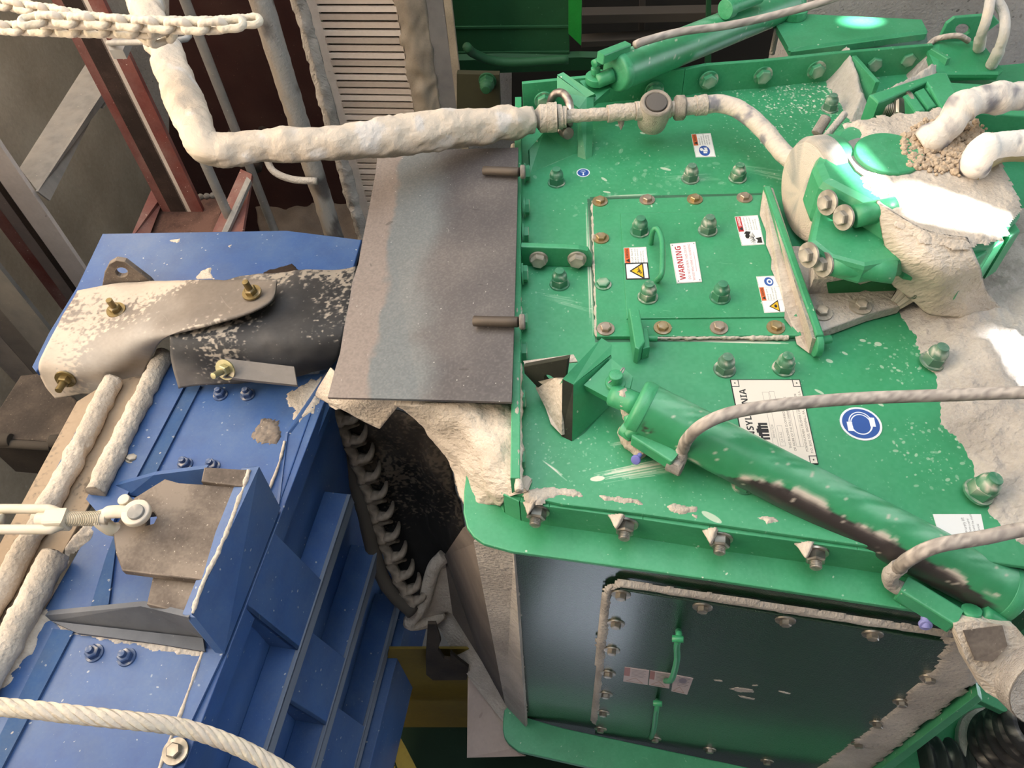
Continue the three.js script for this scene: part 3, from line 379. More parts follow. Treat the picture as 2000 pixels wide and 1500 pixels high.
solo('hydraulic_hose', 'braided grey hose arching from the lower valve block over the round blue ear sign', 'hose', tint(sweep([P(1333, 880, Yp + 0.075), P(1342, 858, Yp + 0.13), P(1372, 830, Yp + 0.19), P(1430, 806, Yp + 0.21), P(1530, 790, Yp + 0.21), P(1680, 778, Yp + 0.2), P(1850, 772, Yp + 0.2), P(2060, 766, Yp + 0.22), P(2500, 770, Yp + 0.3)], 0.0125, { n: 120, m: 12 }), hoseCol), M.hose);
solo('hydraulic_hose', 'braided grey hose rising from the valve block at the lower end of the front ram', 'hose', tint(sweep([P(1752, 1112, Yp - 0.01), P(1778, 1090, Yp + 0.06), P(1830, 1066, Yp + 0.1), P(1920, 1050, Yp + 0.11), P(2060, 1026, Yp + 0.13), P(2500, 990, Yp + 0.25)], 0.0135, { n: 80, m: 12 }), hoseCol), M.hose);
// pivot where the front ram ends
{
  const o = thing('ram_pivot', 'dust-caked rounded pivot plate under the lower end of the front ram', 'bracket');
  const pl = vpl(P(1850, 1250, 2.5), P(2000, 1330, 2.5));
  part(o, 'pivot_plate', s3([[1862, 1218, Yf + 0.05], [1905, 1212, Yf + 0.06], [1985, 1225, Yf + 0.05], [2040, 1290, Yf], [2030, 1372, Yf - 0.06], [1975, 1380, Yf - 0.07], [1925, 1352, Yf - 0.06], [1888, 1290, Yf]], 0.03), M.dust);
  part(o, 'paint_window', s3([[1882, 1232, Yf + 0.052], [1958, 1222, Yf + 0.055], [1968, 1262, Yf + 0.03], [1940, 1292, Yf + 0.015], [1905, 1290, Yf + 0.015]], 0.003), M.lug);
  part(o, 'hub', cyl(P(2010, 1318, Yf - 0.04), V(0.1, 0.6, 0.8), 0.075, 0.05), M.dustg);
}
{ // back bracket with shackle
  const br = thing('ram_bracket', 'green upright ram bracket holding the shackle at the back left corner', 'bracket');
  part(br, 'clevis_plate', [s3([[1088, 146, Yp + 0.15], [1100, 141, Yp + 0.155], [1162, 183, Yp + 0.13], [1146, 190, Yp + 0.12]], 0.02), sheet([P(1088, 148, Yp + 0.15), P(1146, 190, Yp + 0.12), P(1144, 312, Yp), P(1128, 306, Yp), P(1131, 212, Yp + 0.1), P(1088, 178, Yp + 0.12)], 0.016)], M.green);
  part(br, 'side_plate', sheet([P(1146, 190, Yp + 0.12), P(1160, 184, Yp + 0.12), P(1156, 306, Yp), P(1144, 312, Yp)], 0.012), M.green);
  part(br, 'gusset', sheet([P(1036, 338, Yp), P(1118, 302, Yp), P(1128, 300, Yp), P(1128, 222, Yp + 0.09), P(1066, 222, Yp + 0.1), P(1062, 258, Yp + 0.065), P(1034, 292, Yp + 0.04)], 0.014), M.green);
  part(br, 'clevis_tab', s3([[1132, 158, Yp + 0.13], [1180, 148, Yp + 0.13], [1192, 172, Yp + 0.12], [1160, 200, Yp + 0.1], [1156, 186, Yp + 0.11]], 0.02), M.green);
}
solo('shackle', 'grey steel lifting shackle hanging on the back left bracket', 'shackle', [tint(sweep([P(1082, 222, Yp + 0.06), P(1076, 200, Yp + 0.1), P(1084, 184, Yp + 0.13), P(1098, 182, Yp + 0.14), P(1110, 196, Yp + 0.14), P(1114, 222, Yp + 0.12), P(1110, 246, Yp + 0.09)], 0.0125, { n: 30 }), dusty([120, 110, 108], 0.4, 60)), tint(cyl(P(1102, 256, Yp + 0.07), V(0.4, 0.3, 0.9), 0.018, 0.03), dusty([120, 110, 108], 0.4, 60)), tint(rod(P(1084, 256, Yp + 0.05), P(1112, 254, Yp + 0.07), 0.012), dusty([120, 110, 108], 0.4, 60))], M.vcm);

// ---------------------------------------------------------------- steel deflector plate with two rod handles
{
  const yd = Yp + 0.085, o = thing('deflector_plate', 'large bare grey steel plate bridging from the blue feeder to the green crusher', 'steel plate');
  const left = [[738, 296], [733, 340], [727, 372], [722, 400], [714, 440], [706, 480], [700, 515], [688, 552], [682, 590], [672, 640], [664, 690], [655, 720], [640, 776]];
  const bs = [];
  part(o, 'sheet', s3([...left.map(([a, b]) => [a, b, yd - 0.05]), [820, 780, yd - 0.03], [999, 785, yd + 0.01], [1005, 600, yd + 0.01], [1010, 400, yd + 0.01], [1012, 288, yd + 0.01]].reverse(), 0.007), M.plate);
  for (const [a, b, c, d] of [[945, 333, 1014, 336], [926, 627, 1012, 629]]) { const p = P(a, b, yd + 0.012), q = P(c, d, yd + 0.03); part(o, 'handle_rod', rod(p, q, 0.0125, { n: 4, m: 14 }), std({ map: T.steel, color: 0xb8a898, roughness: 0.6, metalness: 0.5 })); part(o, 'rod_nut', cyl(P(c + 2, d, yd + 0.03), right, 0.019, 0.014, 0.003, 6), M.dustg); }
}

// ---------------------------------------------------------------- dust-wrapped pipe, its fittings and flexible hose
const ph = (s) => Yp + s;
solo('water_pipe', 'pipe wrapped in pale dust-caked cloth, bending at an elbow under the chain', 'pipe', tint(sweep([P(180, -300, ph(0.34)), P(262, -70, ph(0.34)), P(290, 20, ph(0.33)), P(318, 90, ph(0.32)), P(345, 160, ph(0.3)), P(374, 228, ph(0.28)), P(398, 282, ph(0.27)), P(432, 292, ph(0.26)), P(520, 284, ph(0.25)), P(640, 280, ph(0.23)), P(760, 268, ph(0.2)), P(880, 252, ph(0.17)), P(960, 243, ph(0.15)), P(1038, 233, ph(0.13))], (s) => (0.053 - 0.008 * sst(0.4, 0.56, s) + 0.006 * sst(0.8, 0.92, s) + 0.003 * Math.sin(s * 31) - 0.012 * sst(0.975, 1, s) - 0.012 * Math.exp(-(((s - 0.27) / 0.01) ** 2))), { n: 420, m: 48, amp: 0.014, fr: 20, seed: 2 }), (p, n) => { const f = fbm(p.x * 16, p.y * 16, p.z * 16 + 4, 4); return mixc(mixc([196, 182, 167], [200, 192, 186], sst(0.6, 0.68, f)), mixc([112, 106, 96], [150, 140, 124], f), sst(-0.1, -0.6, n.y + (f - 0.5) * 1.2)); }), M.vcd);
{
  const o = thing('pipe_fitting', 'dust-coated union, tee and valve on the pipe in front of the shackle', 'pipe fitting'), A = (x, y) => P(x, y, ph(0.125)), sw = (p, r, k = {}) => sweep(p, r, { n: 20, m: 20, amp: 0.0035, fr: 60, ...k });
  part(o, 'union', [sw([A(1036, 232), A(1076, 230)], (s) => 0.022 + 0.018 * sst(0.2, 0.5, s)), sw([A(1068, 230), A(1088, 229)], 0.042), sw([A(1088, 229), A(1098, 228)], 0.034), sw([A(1099, 228), A(1107, 228)], 0.03)], M.dust);
  part(o, 'nipple', [sw([A(1100, 228), A(1190, 222)], 0.0185), sw([A(1186, 222), A(1240, 217)], 0.024), lathe([[0.012, 0], [0.008, 0.02], [0.0001, 0.035]], P(1213, 230, ph(0.11)), V(0, -0.8, 0.6))], M.dust);
  const tc = P(1276, 216, ph(0.11));
  part(o, 'tee', [sw([A(1240, 217), A(1310, 212)], 0.026), lathe([[0.03, -0.02], [0.042, -0.015], [0.046, 0.02], [0.046, 0.075], [0.042, 0.082], [0.034, 0.082], [0.03, 0.074], [0.03, 0.04]], tc.clone().add(V(0, -0.03, 0.0)), V(0.02, 0.9, 0.35), 28)], M.dust);
  part(o, 'tee_plug', cyl(tc.clone().addScaledVector(V(0.02, 0.9, 0.35).normalize(), 0.01).add(V(0, -0.03, 0)), V(0.02, 0.9, 0.35), 0.03, 0.074), std({ color: 0x5a5552, roughness: 0.9 }), 'dark open port of the tee');
  part(o, 'coupling', [sw([A(1306, 213), A(1322, 211)], 0.022), cyl(A(1316, 211), V(1, 0, 0.02), 0.035, 0.034, 0.006, 6), sw([A(1336, 209), A(1372, 205)], 0.0245), sw([A(1358, 206), A(1380, 204)], 0.028)], M.dust);
}
solo('braided_hose', 'thick dust-coated braided hose curving from the pipe fitting down to the bearing housing', 'hose', tint(sweep([P(1376, 204, ph(0.125)), P(1410, 203, ph(0.125)), P(1450, 218, ph(0.12)), P(1490, 252, ph(0.11)), P(1520, 288, ph(0.1)), P(1545, 312, ph(0.1)), P(1575, 324, ph(0.1))], 0.0255, { n: 80, m: 18, amp: 0.002, fr: 50 }), (p, n) => { const f = fbm(p.x * 25, p.y * 25, p.z * 25, 3), g = fbm(p.x * 200, p.y * 200, p.z * 200, 1); return mixc([128, 126, 132], DUST, cl(sst(0.3, 0.46, f) + (g - 0.5) * 0.5)); }), M.vcd);

// ---------------------------------------------------------------- bearing housing on its riser
{
  const o = thing('bearing_housing', 'heavy green shaft bearing housing caked with pale dust, standing on a riser at the right', 'bearing housing');
  const yt = Yp + 0.26, A = (x, y, h = yt) => P(x, y, h);
  part(o, 'riser', prism([A(1588, 548, Yp + 0.08), A(1772, 540, Yp + 0.08), A(1800, 430, Yp + 0.08), A(1590, 440, Yp + 0.08)], Yp + 0.03, Yp + 0.085, 0.003), M.dustg);
  part(o, 'riser_paint', slab([[1614, 552], [1660, 544], [1680, 556], [1720, 544], [1764, 548], [1760, 562], [1730, 578], [1690, 566], [1660, 576], [1618, 572]], shift(vpl(A(1588, 548, Yp + 0.08), A(1772, 540, Yp + 0.08)), 0.0005), 0.0012, 0), M.dkgreen, 'bare dark green paint between the dust');
  part(o, 'base_plate', cap([[1560, 600], [1588, 655], [1602, 648], [1700, 612], [1760, 596], [1790, 560], [1800, 480], [1540, 480]], Yp + 0.035, 0.03, 0.003), M.dustg);
  // main casting
  const top = [[1590, 318], [1606, 282], [1630, 250], [1665, 232], [1712, 225], [1780, 216], [1842, 209], [1892, 217], [1925, 257], [1962, 325], [2001, 408], [1950, 466], [1880, 482], [1800, 468], [1748, 432], [1700, 402], [1646, 374], [1604, 352]];
  part(o, 'casting', prism(top.map(([a, b]) => A(a, b)), Yp + 0.13, yt, 0.022), M.green);
  const drumA = A(1592, 372, Yp + 0.14), drumDir = V(-0.97, 0.04, 0.2).normalize();
  part(o, 'end_cover', lathe([[0.0001, 0.055], [0.05, 0.055], [0.13, 0.045], [0.142, 0.03], [0.142, -0.02], [0.12, -0.06], [0.0001, -0.06]].map(([r, y]) => [r * 0.93, y]), drumA.clone().addScaledVector(drumDir, -0.02), drumDir, 48), M.green);
  stuff('dust', 'flat grey dust film over the round left end of the bearing housing', tint(lathe([[0.0001, 0.0585], [0.05, 0.0585], [0.121, 0.0475], [0.1335, 0.032], [0.1335, 0.0]], drumA.clone().addScaledVector(drumDir, -0.02), drumDir, 48), dusty([150, 150, 146], 0.75, 30)), M.vcd);
  part(o, 'front_block', prism([A(1600, 384, Yp + 0.2), A(1660, 398, Yp + 0.2), A(1728, 448, Yp + 0.2), A(1775, 505, Yp + 0.2), A(1690, 520, Yp + 0.2), A(1622, 502, Yp + 0.2), A(1582, 470, Yp + 0.2)], Yp + 0.14, Yp + 0.2, 0.012), M.green);
  const bossDir = A(1745, 408, yt).sub(A(1660, 422, yt)).normalize();
  part(o, 'boss', sweep([A(1668, 423, Yp + 0.235), A(1748, 406, Yp + 0.25)], 0.026, { n: 4, m: 24 }), M.green);
  part(o, 'boss', sweep([A(1624, 514, Yp + 0.17), A(1745, 530, Yp + 0.17)], 0.028, { n: 4, m: 24 }), M.green);
  for (const [a, b, h, s] of [[1640, 392, 0.235, 1.15], [1672, 421, 0.235, 1.15], [1604, 494, 0.19, 1.15], [1632, 512, 0.17, 1.15]]) place(o, 'bolt', BG.steel, M.vc, A(a, b, Yp + h).addScaledVector(bossDir, -0.028), bossDir.clone().negate().add(V(0, 0.25, 0.25)).normalize(), 0.3, s);
  part(o, 'round_cover', [cyl(A(1732, 310, yt - 0.004), up, 0.078, 0.02, 0.005, 40)], M.green);
  part(o, 'cover_ring', s3([[1650, 286], [1660, 274], [1676, 269], [1690, 271], [1680, 285], [1682, 305], [1692, 325], [1702, 342], [1694, 348], [1672, 332], [1656, 308]].map(([a, b]) => [a, b, yt + 0.004]), 0.008), M.galv);
  const fin = (n, pxs, h0, h1) => part(o, n, prism(pxs.map(([a, b]) => A(a, b, h1)), h0, h1, 0.005), M.green);
  for (const k of [0, 1, 2]) { const dx = k * 32, dy = -k * 15; fin('cooling_fin', [[1868 + dx, 440 + dy], [1896 + dx, 428 + dy], [1930 + dx, 492 + dy * 1.4], [1908 + dx, 506 + dy * 1.4]], Yp + 0.1, yt - 0.03); }
  for (const k of [0, 1, 2]) { const dx = k * 23, dy = -k * 8; fin('cooling_fin', [[1764 + dx, 186 + dy], [1782 + dx, 178 + dy], [1808 + dx, 214 + dy], [1790 + dx, 220 + dy]], Yp + 0.08, yt - 0.02); }
  fin('back_bracket', [[1698, 184], [1830, 141], [1850, 142], [1880, 204], [1840, 212], [1810, 160], [1716, 200]], Yp + 0.05, yt - 0.015);
  place(o, 'jack_bolt', BG.grey, M.vcm, A(1766, 212, Yp + 0.2), V(-0.95, 0.1, 0.1).normalize(), 0.4, 1.5); place(o, 'jack_bolt', BG.grey, M.vcm, A(1822, 566, Yp + 0.07), V(-0.95, 0.25, 0.2).normalize(), 0.4, 1.6); place(o, 'bolt', BG.small, M.vcm, A(1890, 468, Yp + 0.19), V(-0.8, 0.2, 0.5).normalize(), 0.4, 1.4);
  for (const [a, b] of [[1680, 600], [1604, 612]]) place(o, 'bolt', BG.steel, M.vc, A(a, b, Yp + 0.035), up, 0.5, 1);
  part(o, 'temperature_probe', [sweep([A(1597, 286, Yp + 0.2), A(1650, 222, Yp + 0.24)], 0.009, { n: 4 }), cyl(A(1594, 262, Yp + 0.2), V(0.5, 0.5, -0.6), 0.014, 0.05)], M.dustg);
  // dust cakes lying on the housing
  const dz = flat(yt);
  stuff('dust', 'thick pale dust caked over the top of the bearing housing', patch([[1655, 240], [1712, 228], [1842, 212], [1890, 222], [1922, 262], [1960, 330], [1996, 405], [1950, 466], [1880, 482], [1800, 468], [1748, 432], [1722, 405], [1690, 370], [1662, 300], [1650, 268]], dz, { t: 0.008, slope: 0.5, res: 0.005, amp: 0.004, fr: 34, rag: 0.014, seed: 4, hole: [[1731, 308, 0.066], [1672, 310, 0.045], [1660, 262, 0.03], [1690, 400, 0.045]] }), M.dust);
  const gr = []; seedTo(77); for (let i = 0; i < 700; i++) { const a = rnd() * 6.3, r = Math.sqrt(rnd()), x = 1850 + 92 * r * Math.cos(a), y = 285 + 52 * r * Math.sin(a) + (rnd() - 0.5) * 20; const g = new THREE.IcosahedronGeometry(0.0035 + 0.007 * rnd() ** 2, 0); g.rotateY(rnd() * 6).rotateX(rnd() * 6); const p = A(x, y, yt + 0.014); g.translate(p.x, p.y, p.z); gr.push(g); }
  stuff('gravel', 'loose granular crumbs heaped between the pipes on the bearing housing', gr, std({ map: T.dust, color: 0xf4e8d8, roughness: 1 }));
  stuff('dust', 'pale dust slope spilling down the front flank of the bearing housing', drape([[A(1712, 392, yt + 0.012), A(1752, 418, yt + 0.012), A(1812, 450, yt + 0.012), A(1890, 464, yt + 0.012)], [A(1726, 470, yt - 0.05), A(1770, 500, yt - 0.04), A(1830, 524, yt - 0.04), A(1914, 522, yt - 0.04)], [A(1736, 548, Yp + 0.11), A(1784, 562, Yp + 0.11), A(1846, 580, Yp + 0.11), A(1928, 568, Yp + 0.11)], [A(1772, 574, Yp + 0.05), A(1800, 604, Yp + 0.04), A(1870, 622, Yp + 0.04), A(1965, 610, Yp + 0.04)]], 0.03, { n: 40, m: 40, amp: 0.008, fr: 22, seed: 4 }), M.dust);
}
solo('coolant_pipe', 'dust-stained pipe elbow rising from the back of the bearing housing and leaving at the right', 'pipe', tint(sweep([P(1800, 282, Yp + 0.27), P(1850, 250, Yp + 0.31), P(1875, 214, Yp + 0.34), P(1905, 198, Yp + 0.35), P(1960, 190, Yp + 0.35), P(2060, 186, Yp + 0.35), P(2300, 190, Yp + 0.35)], (s) => 0.032 + 0.006 * Math.max(0, Math.sin(s * 40)) * (s < 0.45 ? 1 : 0), { n: 120, m: 18, amp: 0.004, fr: 50 }), (p, n) => mixc([136, 132, 136], [216, 207, 197], sst(0.28, 0.46, fbm(p.x * 22, p.y * 22, p.z * 22, 3)))), M.vcd);
solo('coolant_pipe', 'short white dusty pipe elbow standing at the right edge of the bearing housing', 'pipe', tint(sweep([P(1902, 330, Yp + 0.27), P(1908, 312, Yp + 0.31), P(1922, 292, Yp + 0.34), P(1948, 284, Yp + 0.345), P(1985, 280, Yp + 0.345), P(2060, 278, Yp + 0.345), P(2300, 280, Yp + 0.345)], (s) => 0.028 + 0.005 * (s < 0.2 ? 1 : 0), { n: 90, m: 18, amp: 0.003, fr: 50 }), (p, n) => mixc([120, 116, 122], [226, 220, 212], sst(0.32, 0.46, fbm(p.x * 26, p.y * 26, p.z * 26, 3)))), M.vcd);
solo('cable', 'pale yellow dusty cable lying beside the right pipe elbow', 'cable', tint(sweep([P(1900, 345, Yp + 0.27), P(1930, 318, Yp + 0.28), P(1970, 304, Yp + 0.28), P(2060, 308, Yp + 0.28)], 0.014, { n: 24 }), dusty([190, 176, 130], 0.4, 40)), M.vcd);
// green beam right of the housing, boxes behind the flange
{
  const o = thing('machine_cover', 'green box cover with a sunlit spot, behind the back flange', 'machine cover');
  part(o, 'cover_plate', s3([[1512, 42], [1540, 26], [1800, 38], [1812, 62], [1810, 66], [1545, 102]].map(([a, b]) => [a, b, Yp + 0.06]), 0.02), M.green);
  part(o, 'cover_side', [s3([[1540, 100, Yp + 0.06], [1810, 64, Yp + 0.06], [1812, 84, Yp + 0.0], [1690, 100, Yp + 0.0], [1545, 112, Yp]], 0.01)], M.green);
  part(o, 'strut', [rod(P(1520, 52, Yp + 0.05), P(1548, 106, Yp + 0.02), 0.011), rod(P(1518, 56, Yp + 0.05), P(1508, 104, Yp - 0.05), 0.01)], M.dustg);
  part(o, 'hinge_boss', [cyl(P(1548, 32, Yp + 0.06), up, 0.045, 0.03)], M.green);
}
{
  const o = thing('valve_box', 'green sloped box with two curved white pipes, at the upper right', 'machine box');
  part(o, 'lid', [s3([[1806, 86, Yp + 0.08], [1835, 82, Yp + 0.09], [1915, 80, Yp + 0.09], [1960, 138, Yp + 0.05], [1950, 146, Yp + 0.05], [1832, 146, Yp + 0.06]], 0.012), s3([[1832, 146, Yp + 0.06], [1950, 146, Yp + 0.05], [1945, 156, Yp + 0.02], [1840, 158, Yp + 0.02]], 0.01)], M.green);
  part(o, 'lifting_lug', slab([[1826, 84], [1846, 42], [1862, 30], [1936, 24], [1950, 40], [1898, 78]], vpl(P(1826, 100, Yp), P(1940, 92, Yp)), 0.014, 0.003, [Array.from({ length: 12 }, (_, i) => [1877 + 14 * Math.cos(i / 12 * 6.283), 54 + 11 * Math.sin(i / 12 * 6.283)])]), M.green);
  for (const q of [[[1912, 94, 0.09], [1916, 70, 0.15], [1926, 40, 0.2], [1934, 0, 0.24], [1936, -40, 0.26]], [[1936, 128, 0.06], [1950, 100, 0.12], [1962, 60, 0.18], [1960, 25, 0.21], [1944, -5, 0.24], [1930, -40, 0.26]]]) part(o, 'pipe', tint(sweep(q.map(([a, b, h]) => P(a, b, Yp + h)), (s) => 0.0145 + 0.003 * (s < 0.25 ? 1 : 0), { n: 40 }), dusty([190, 186, 182], 0.5, 30)), M.vcd);
  part(o, 'cable', tint(sweep([P(1812, 90, Yp + 0.08), P(1830, 76, Yp + 0.1), P(1870, 70, Yp + 0.12), P(1892, 80, Yp + 0.1)], 0.009, { n: 24 }), hoseCol), M.hose);
}
solo('side_beam', 'deep green beam running away to the right behind the bearing housing', 'beam', [prism([P(1850, 160, Yp + 0.16), P(2100, 175, Yp + 0.16), P(2200, 240, Yp + 0.16), P(1900, 220, Yp + 0.16)], Yp - 0.1, Yp + 0.16, 0.004), prism([P(1890, 230, Yp + 0.02), P(2200, 250, Yp + 0.02), P(2250, 480, Yp + 0.02), P(2010, 430, Yp + 0.02)], Yp - 0.05, Yp + 0.02, 0.004)], M.green);

// ---------------------------------------------------------------- dust lying on the crusher
stuff('dust', 'broad bank of lumpy grey-white dust covering the right side of the top plate', patch([[1752, 608], [1790, 540], [1850, 470], [1990, 380], [2180, 430], [2180, 1120], [1990, 1060], [1936, 1005], [1925, 968], [1905, 960], [1896, 900], [1872, 860], [1838, 830], [1834, 780], [1826, 735], [1800, 706], [1788, 660]], flat(Yp), { t: 0.05, slope: 0.45, res: 0.006, amp: 0.012, fr: 34, rag: 0.012, seed: 12 }), M.dustg);
stuff('dust', 'grey dust drift heaped against the two triangular plates at the back flange', [patch([[1612, 130], [1640, 104], [1660, 112], [1690, 185], [1702, 225], [1660, 240], [1640, 200], [1616, 170]], flat(Yp), { t: 0.12, slope: 1.6, res: 0.007, amp: 0.006, seed: 21 }), patch([[1690, 205], [1800, 150], [1850, 145], [1830, 200], [1700, 232]], flat(Yp), { t: 0.1, slope: 1.6, res: 0.007, amp: 0.006, seed: 22 }), patch([[1770, 140], [1800, 90], [1830, 130], [1830, 160], [1775, 160]], flat(Yp), { t: 0.09, slope: 1.6, res: 0.007, amp: 0.006, seed: 25 })], M.dustg);
for (const [n, q] of [[0, [[1652, 100], [1660, 98], [1714, 184], [1690, 192]]], [1, [[1800, 86], [1808, 84], [1836, 140], [1826, 146]]]]) part(crusher, 'flange_gusset', upright(P(q[0][0], q[0][1] + 60, Yp), P(q[3][0] + 6, q[3][1] + 20, Yp), Yp, 0.09, 0.014), M.green);
stuff('dust', 'thin dust drift along the foot of the back flange', patch([[1505, 162], [1540, 146], [1612, 138], [1610, 152], [1520, 165]], flat(Yp), { t: 0.014, slope: 0.6, res: 0.005, amp: 0.002, seed: 31, rag: 0.008 }), M.dust);
stuff('dust', 'tan dust bank resting along the hinge arm of the inspection hatch', sheet([P(1492, 362, Yp + 0.06), P(1486, 398, Yp + 0.021), P(1484, 420, Yp + 0.021), P(1496, 452, Yp + 0.021), P(1496, 478, Yp + 0.021), P(1507, 505, Yp + 0.021), P(1506, 525, Yp + 0.021), P(1522, 560, Yp + 0.021), P(1533, 600, Yp + 0.021), P(1532, 622, Yp + 0.021), P(1550, 645, Yp + 0.01), P(1556, 672, Yp + 0.005), P(1580, 690, Yp + 0.005), P(1586, 660, Yp + 0.058), P(1580, 640, Yp + 0.064)], 0.03), M.dust);
stuff('dust', 'thick tan dust slope sliding off the left edge of the crusher under the steel plate', drape([
  [P(770, 786, Yp + 0.02), P(850, 786, Yp + 0.03), P(930, 786, Yp + 0.03), P(1006, 786, Yp + 0.02)],
  [P(835, 846, Yp - 0.12), P(895, 846, Yp - 0.02), P(950, 858, Yp + 0.02), P(1004, 865, Yp + 0.03)],
  [P(880, 925, Yp - 0.22), P(912, 920, Yp - 0.08), P(960, 930, Yp), P(1004, 935, Yp + 0.03)],
  [P(912, 990, Yf - 0.03), P(950, 965, Yf + 0.03), P(978, 962, Yp - 0.02), P(1025, 958, Yp + 0.016)],
  [P(975, 985, Yf + 0.004), P(982, 982, Yf + 0.03), P(1000, 968, Yp - 0.01), P(1030, 962, Yp + 0.012)]], 0.03, { n: 40, m: 50, amp: 0.018, fr: 16, seed: 5 }), M.dust);
stuff('dust', 'rags of dried dust stuck along the front rim of the top plate', [[[1020, 955], [1075, 950], [1125, 955], [1145, 972], [1090, 968], [1050, 985], [1024, 972]], [[1165, 965], [1245, 974], [1262, 988], [1225, 984], [1180, 978]], [[1300, 985], [1318, 984], [1362, 990], [1362, 1000], [1330, 1006], [1304, 996]], [[1480, 1012], [1500, 1006], [1520, 1018], [1500, 1024]], [[1352, 1004], [1362, 1006], [1360, 1012], [1350, 1010]]].map((q, i) => patch(q, flat(Yp), { t: 0.004, slope: 0.6, res: 0.003, amp: 0.002, rag: 0.006, seed: 40 + i, fr: 60 })), M.dust);
stuff('dust', 'crust of dust along the top edge of the left flange', sweep(Array.from({ length: 16 }, (_, i) => P(1003 + 10 * (1 - i / 15) + (i % 3) * 1.2, 960 - i * 45, Yp + 0.05)), 0.009, { n: 140, m: 8, amp: 0.008, fr: 40, seed: 6 }), M.dust);
stuff('dust', 'tan dust clump hanging between the front ram and its valve block', sweep([P(1208, 768, Yp + 0.1), P(1222, 792, Yp + 0.09), P(1232, 820, Yp + 0.05), P(1222, 848, Yp + 0.02), P(1240, 872, Yp + 0.02), P(1256, 892, Yp + 0.015)], (s) => 0.02 - 0.008 * s, { n: 60, m: 12, amp: 0.012, fr: 40, seed: 3 }), M.dust);
stuff('dust', 'pale dust line caulking the left and bottom seams of the inspection hatch', [sweep([P(1157, 394, Yp + 0.006), P(1161, 500, Yp + 0.006), P(1165, 610, Yp + 0.006), P(1164, 652, Yp + 0.006), P(1180, 660, Yp + 0.005)], 0.004, { n: 160, m: 8, amp: 0.006, fr: 60, seed: 2 }), sweep([P(1268, 660, Yp + 0.005), P(1400, 660, Yp + 0.005), P(1540, 659, Yp + 0.005)], 0.005, { n: 140, m: 8, amp: 0.007, fr: 60, seed: 5 })], M.dust);
stuff('dust', 'dried splashes of dust on the dark right half of the side door', [[[1424, 1345], [1440, 1342], [1470, 1346], [1472, 1352], [1446, 1352]], [[1394, 1327], [1412, 1328], [1412, 1331], [1396, 1330]], [[1440, 1357], [1474, 1364], [1474, 1367], [1446, 1362]], [[1468, 1337], [1480, 1338], [1480, 1340], [1468, 1339]], [[1520, 1348], [1546, 1354], [1544, 1357], [1522, 1351]]].map((q, i) => patch(q, face3, { t: 0.0015, slope: 1, res: 0.003, amp: 0.0006, rag: 0.004, seed: 80 + i, fr: 60 })), M.dustg);
stuff('dust', 'dust heap lying inside the front ram bracket', sheet([P(1050, 745, Yp + 0.06), P(1085, 738, Yp + 0.1), P(1098, 742, Yp + 0.12), P(1097, 850, Yp + 0.01), P(1076, 828, Yp + 0.01), P(1066, 798, Yp + 0.015), P(1058, 772, Yp + 0.02), P(1046, 758, Yp + 0.03)], 0.03), M.dust);
for (const [a, b, c] of [[1050, 1000, 0], [1222, 1026, 1], [1406, 1053, 2], [1592, 1081, 3]]) { const q = shift(rn, 0.01), s = 1 + 0.1 * c; stuff('dust', ['small dust wedge on the leftmost rim bolt', 'small dust wedge on the second rim bolt from the left', 'small dust wedge on the third rim bolt from the left', 'small dust wedge on the rightmost rim bolt'][c], patch([[a - 29 * s, b - 17], [a - 6, b - 20], [a - 4, b + 6], [a - 15, b + 10], [a - 20, b - 2]], q, { t: 0.026, slope: 2.2, res: 0.0035, amp: 0.002, rag: 0.003, seed: 50 + c }), M.dust); }
stuff('dust', 'narrow ridge of dust along the top and left edges of the side door', [patch([[1190, 1150], [1210, 1135], [1400, 1163], [1860, 1236], [1870, 1246], [1640, 1212], [1400, 1174], [1215, 1144], [1200, 1152]], shift(face, 0.012), { t: 0.006, slope: 1, res: 0.005, amp: 0.002, rag: 0.004, seed: 61 }), patch([[1180, 1150], [1196, 1144], [1192, 1200], [1182, 1290], [1172, 1380], [1166, 1418], [1154, 1410], [1163, 1340], [1166, 1250]], shift(face, 0.012), { t: 0.005, slope: 1, res: 0.005, amp: 0.001, rag: 0.006, seed: 62 })], M.dustg);
stuff('dust', 'flat dust film along the slanted lower right edge of the side door', patch([[1852, 1244], [1882, 1242], [1906, 1330], [1690, 1510], [1590, 1505], [1660, 1455], [1735, 1395], [1800, 1330], [1840, 1280]], face3, { t: 0.004, slope: 1, res: 0.008, amp: 0.001, rag: 0.016, seed: 63 }), M.dustg);
stuff('dust', 'powdery dust strip down the left corner of the front panel', patch([[1000, 1080], [1006, 1086], [1030, 1416], [1020, 1416]], shift(face, 0.001), { t: 0.003, slope: 1, res: 0.005, amp: 0.001, rag: 0.012, seed: 64 }), M.dustg);
// ---------------------------------------------------------------- blue vibrating feeder
const fO = V(-0.666, 0, -1.293), fD = V(-0.1624, 0, 0.9867), fN = V(0.9867, 0, 0.1624);
const F = (s, o, y) => V(fO.x + fD.x * s + fN.x * o, y, fO.z + fD.z * s + fN.z * o);
const quad = (s0, s1, o0, o1, y) => [F(s0, o0, y), F(s1, o0, y), F(s1, o1, y), F(s0, o1, y)];
const ribLip = std({ color: 0x6c7688, roughness: 0.85 });
const feeder = thing('vibrating_feeder', 'blue steel vibrating feeder trough with ribbed side, filling the left of the picture', 'feeder');
part(feeder, 'top_panel', cap([[330, 742], [480, 738], [640, 728], [622, 765], [545, 985], [435, 1270], [240, 1720], [-190, 1720], [-120, 1540], [-90, 1420], [0, 1322], [72, 1215], [190, 1010]], Yfe, 0.014, 0.003), M.blue);
const stripMat = std({ map: T.blue, color: 0xfff4e8, roughness: 0.9 });
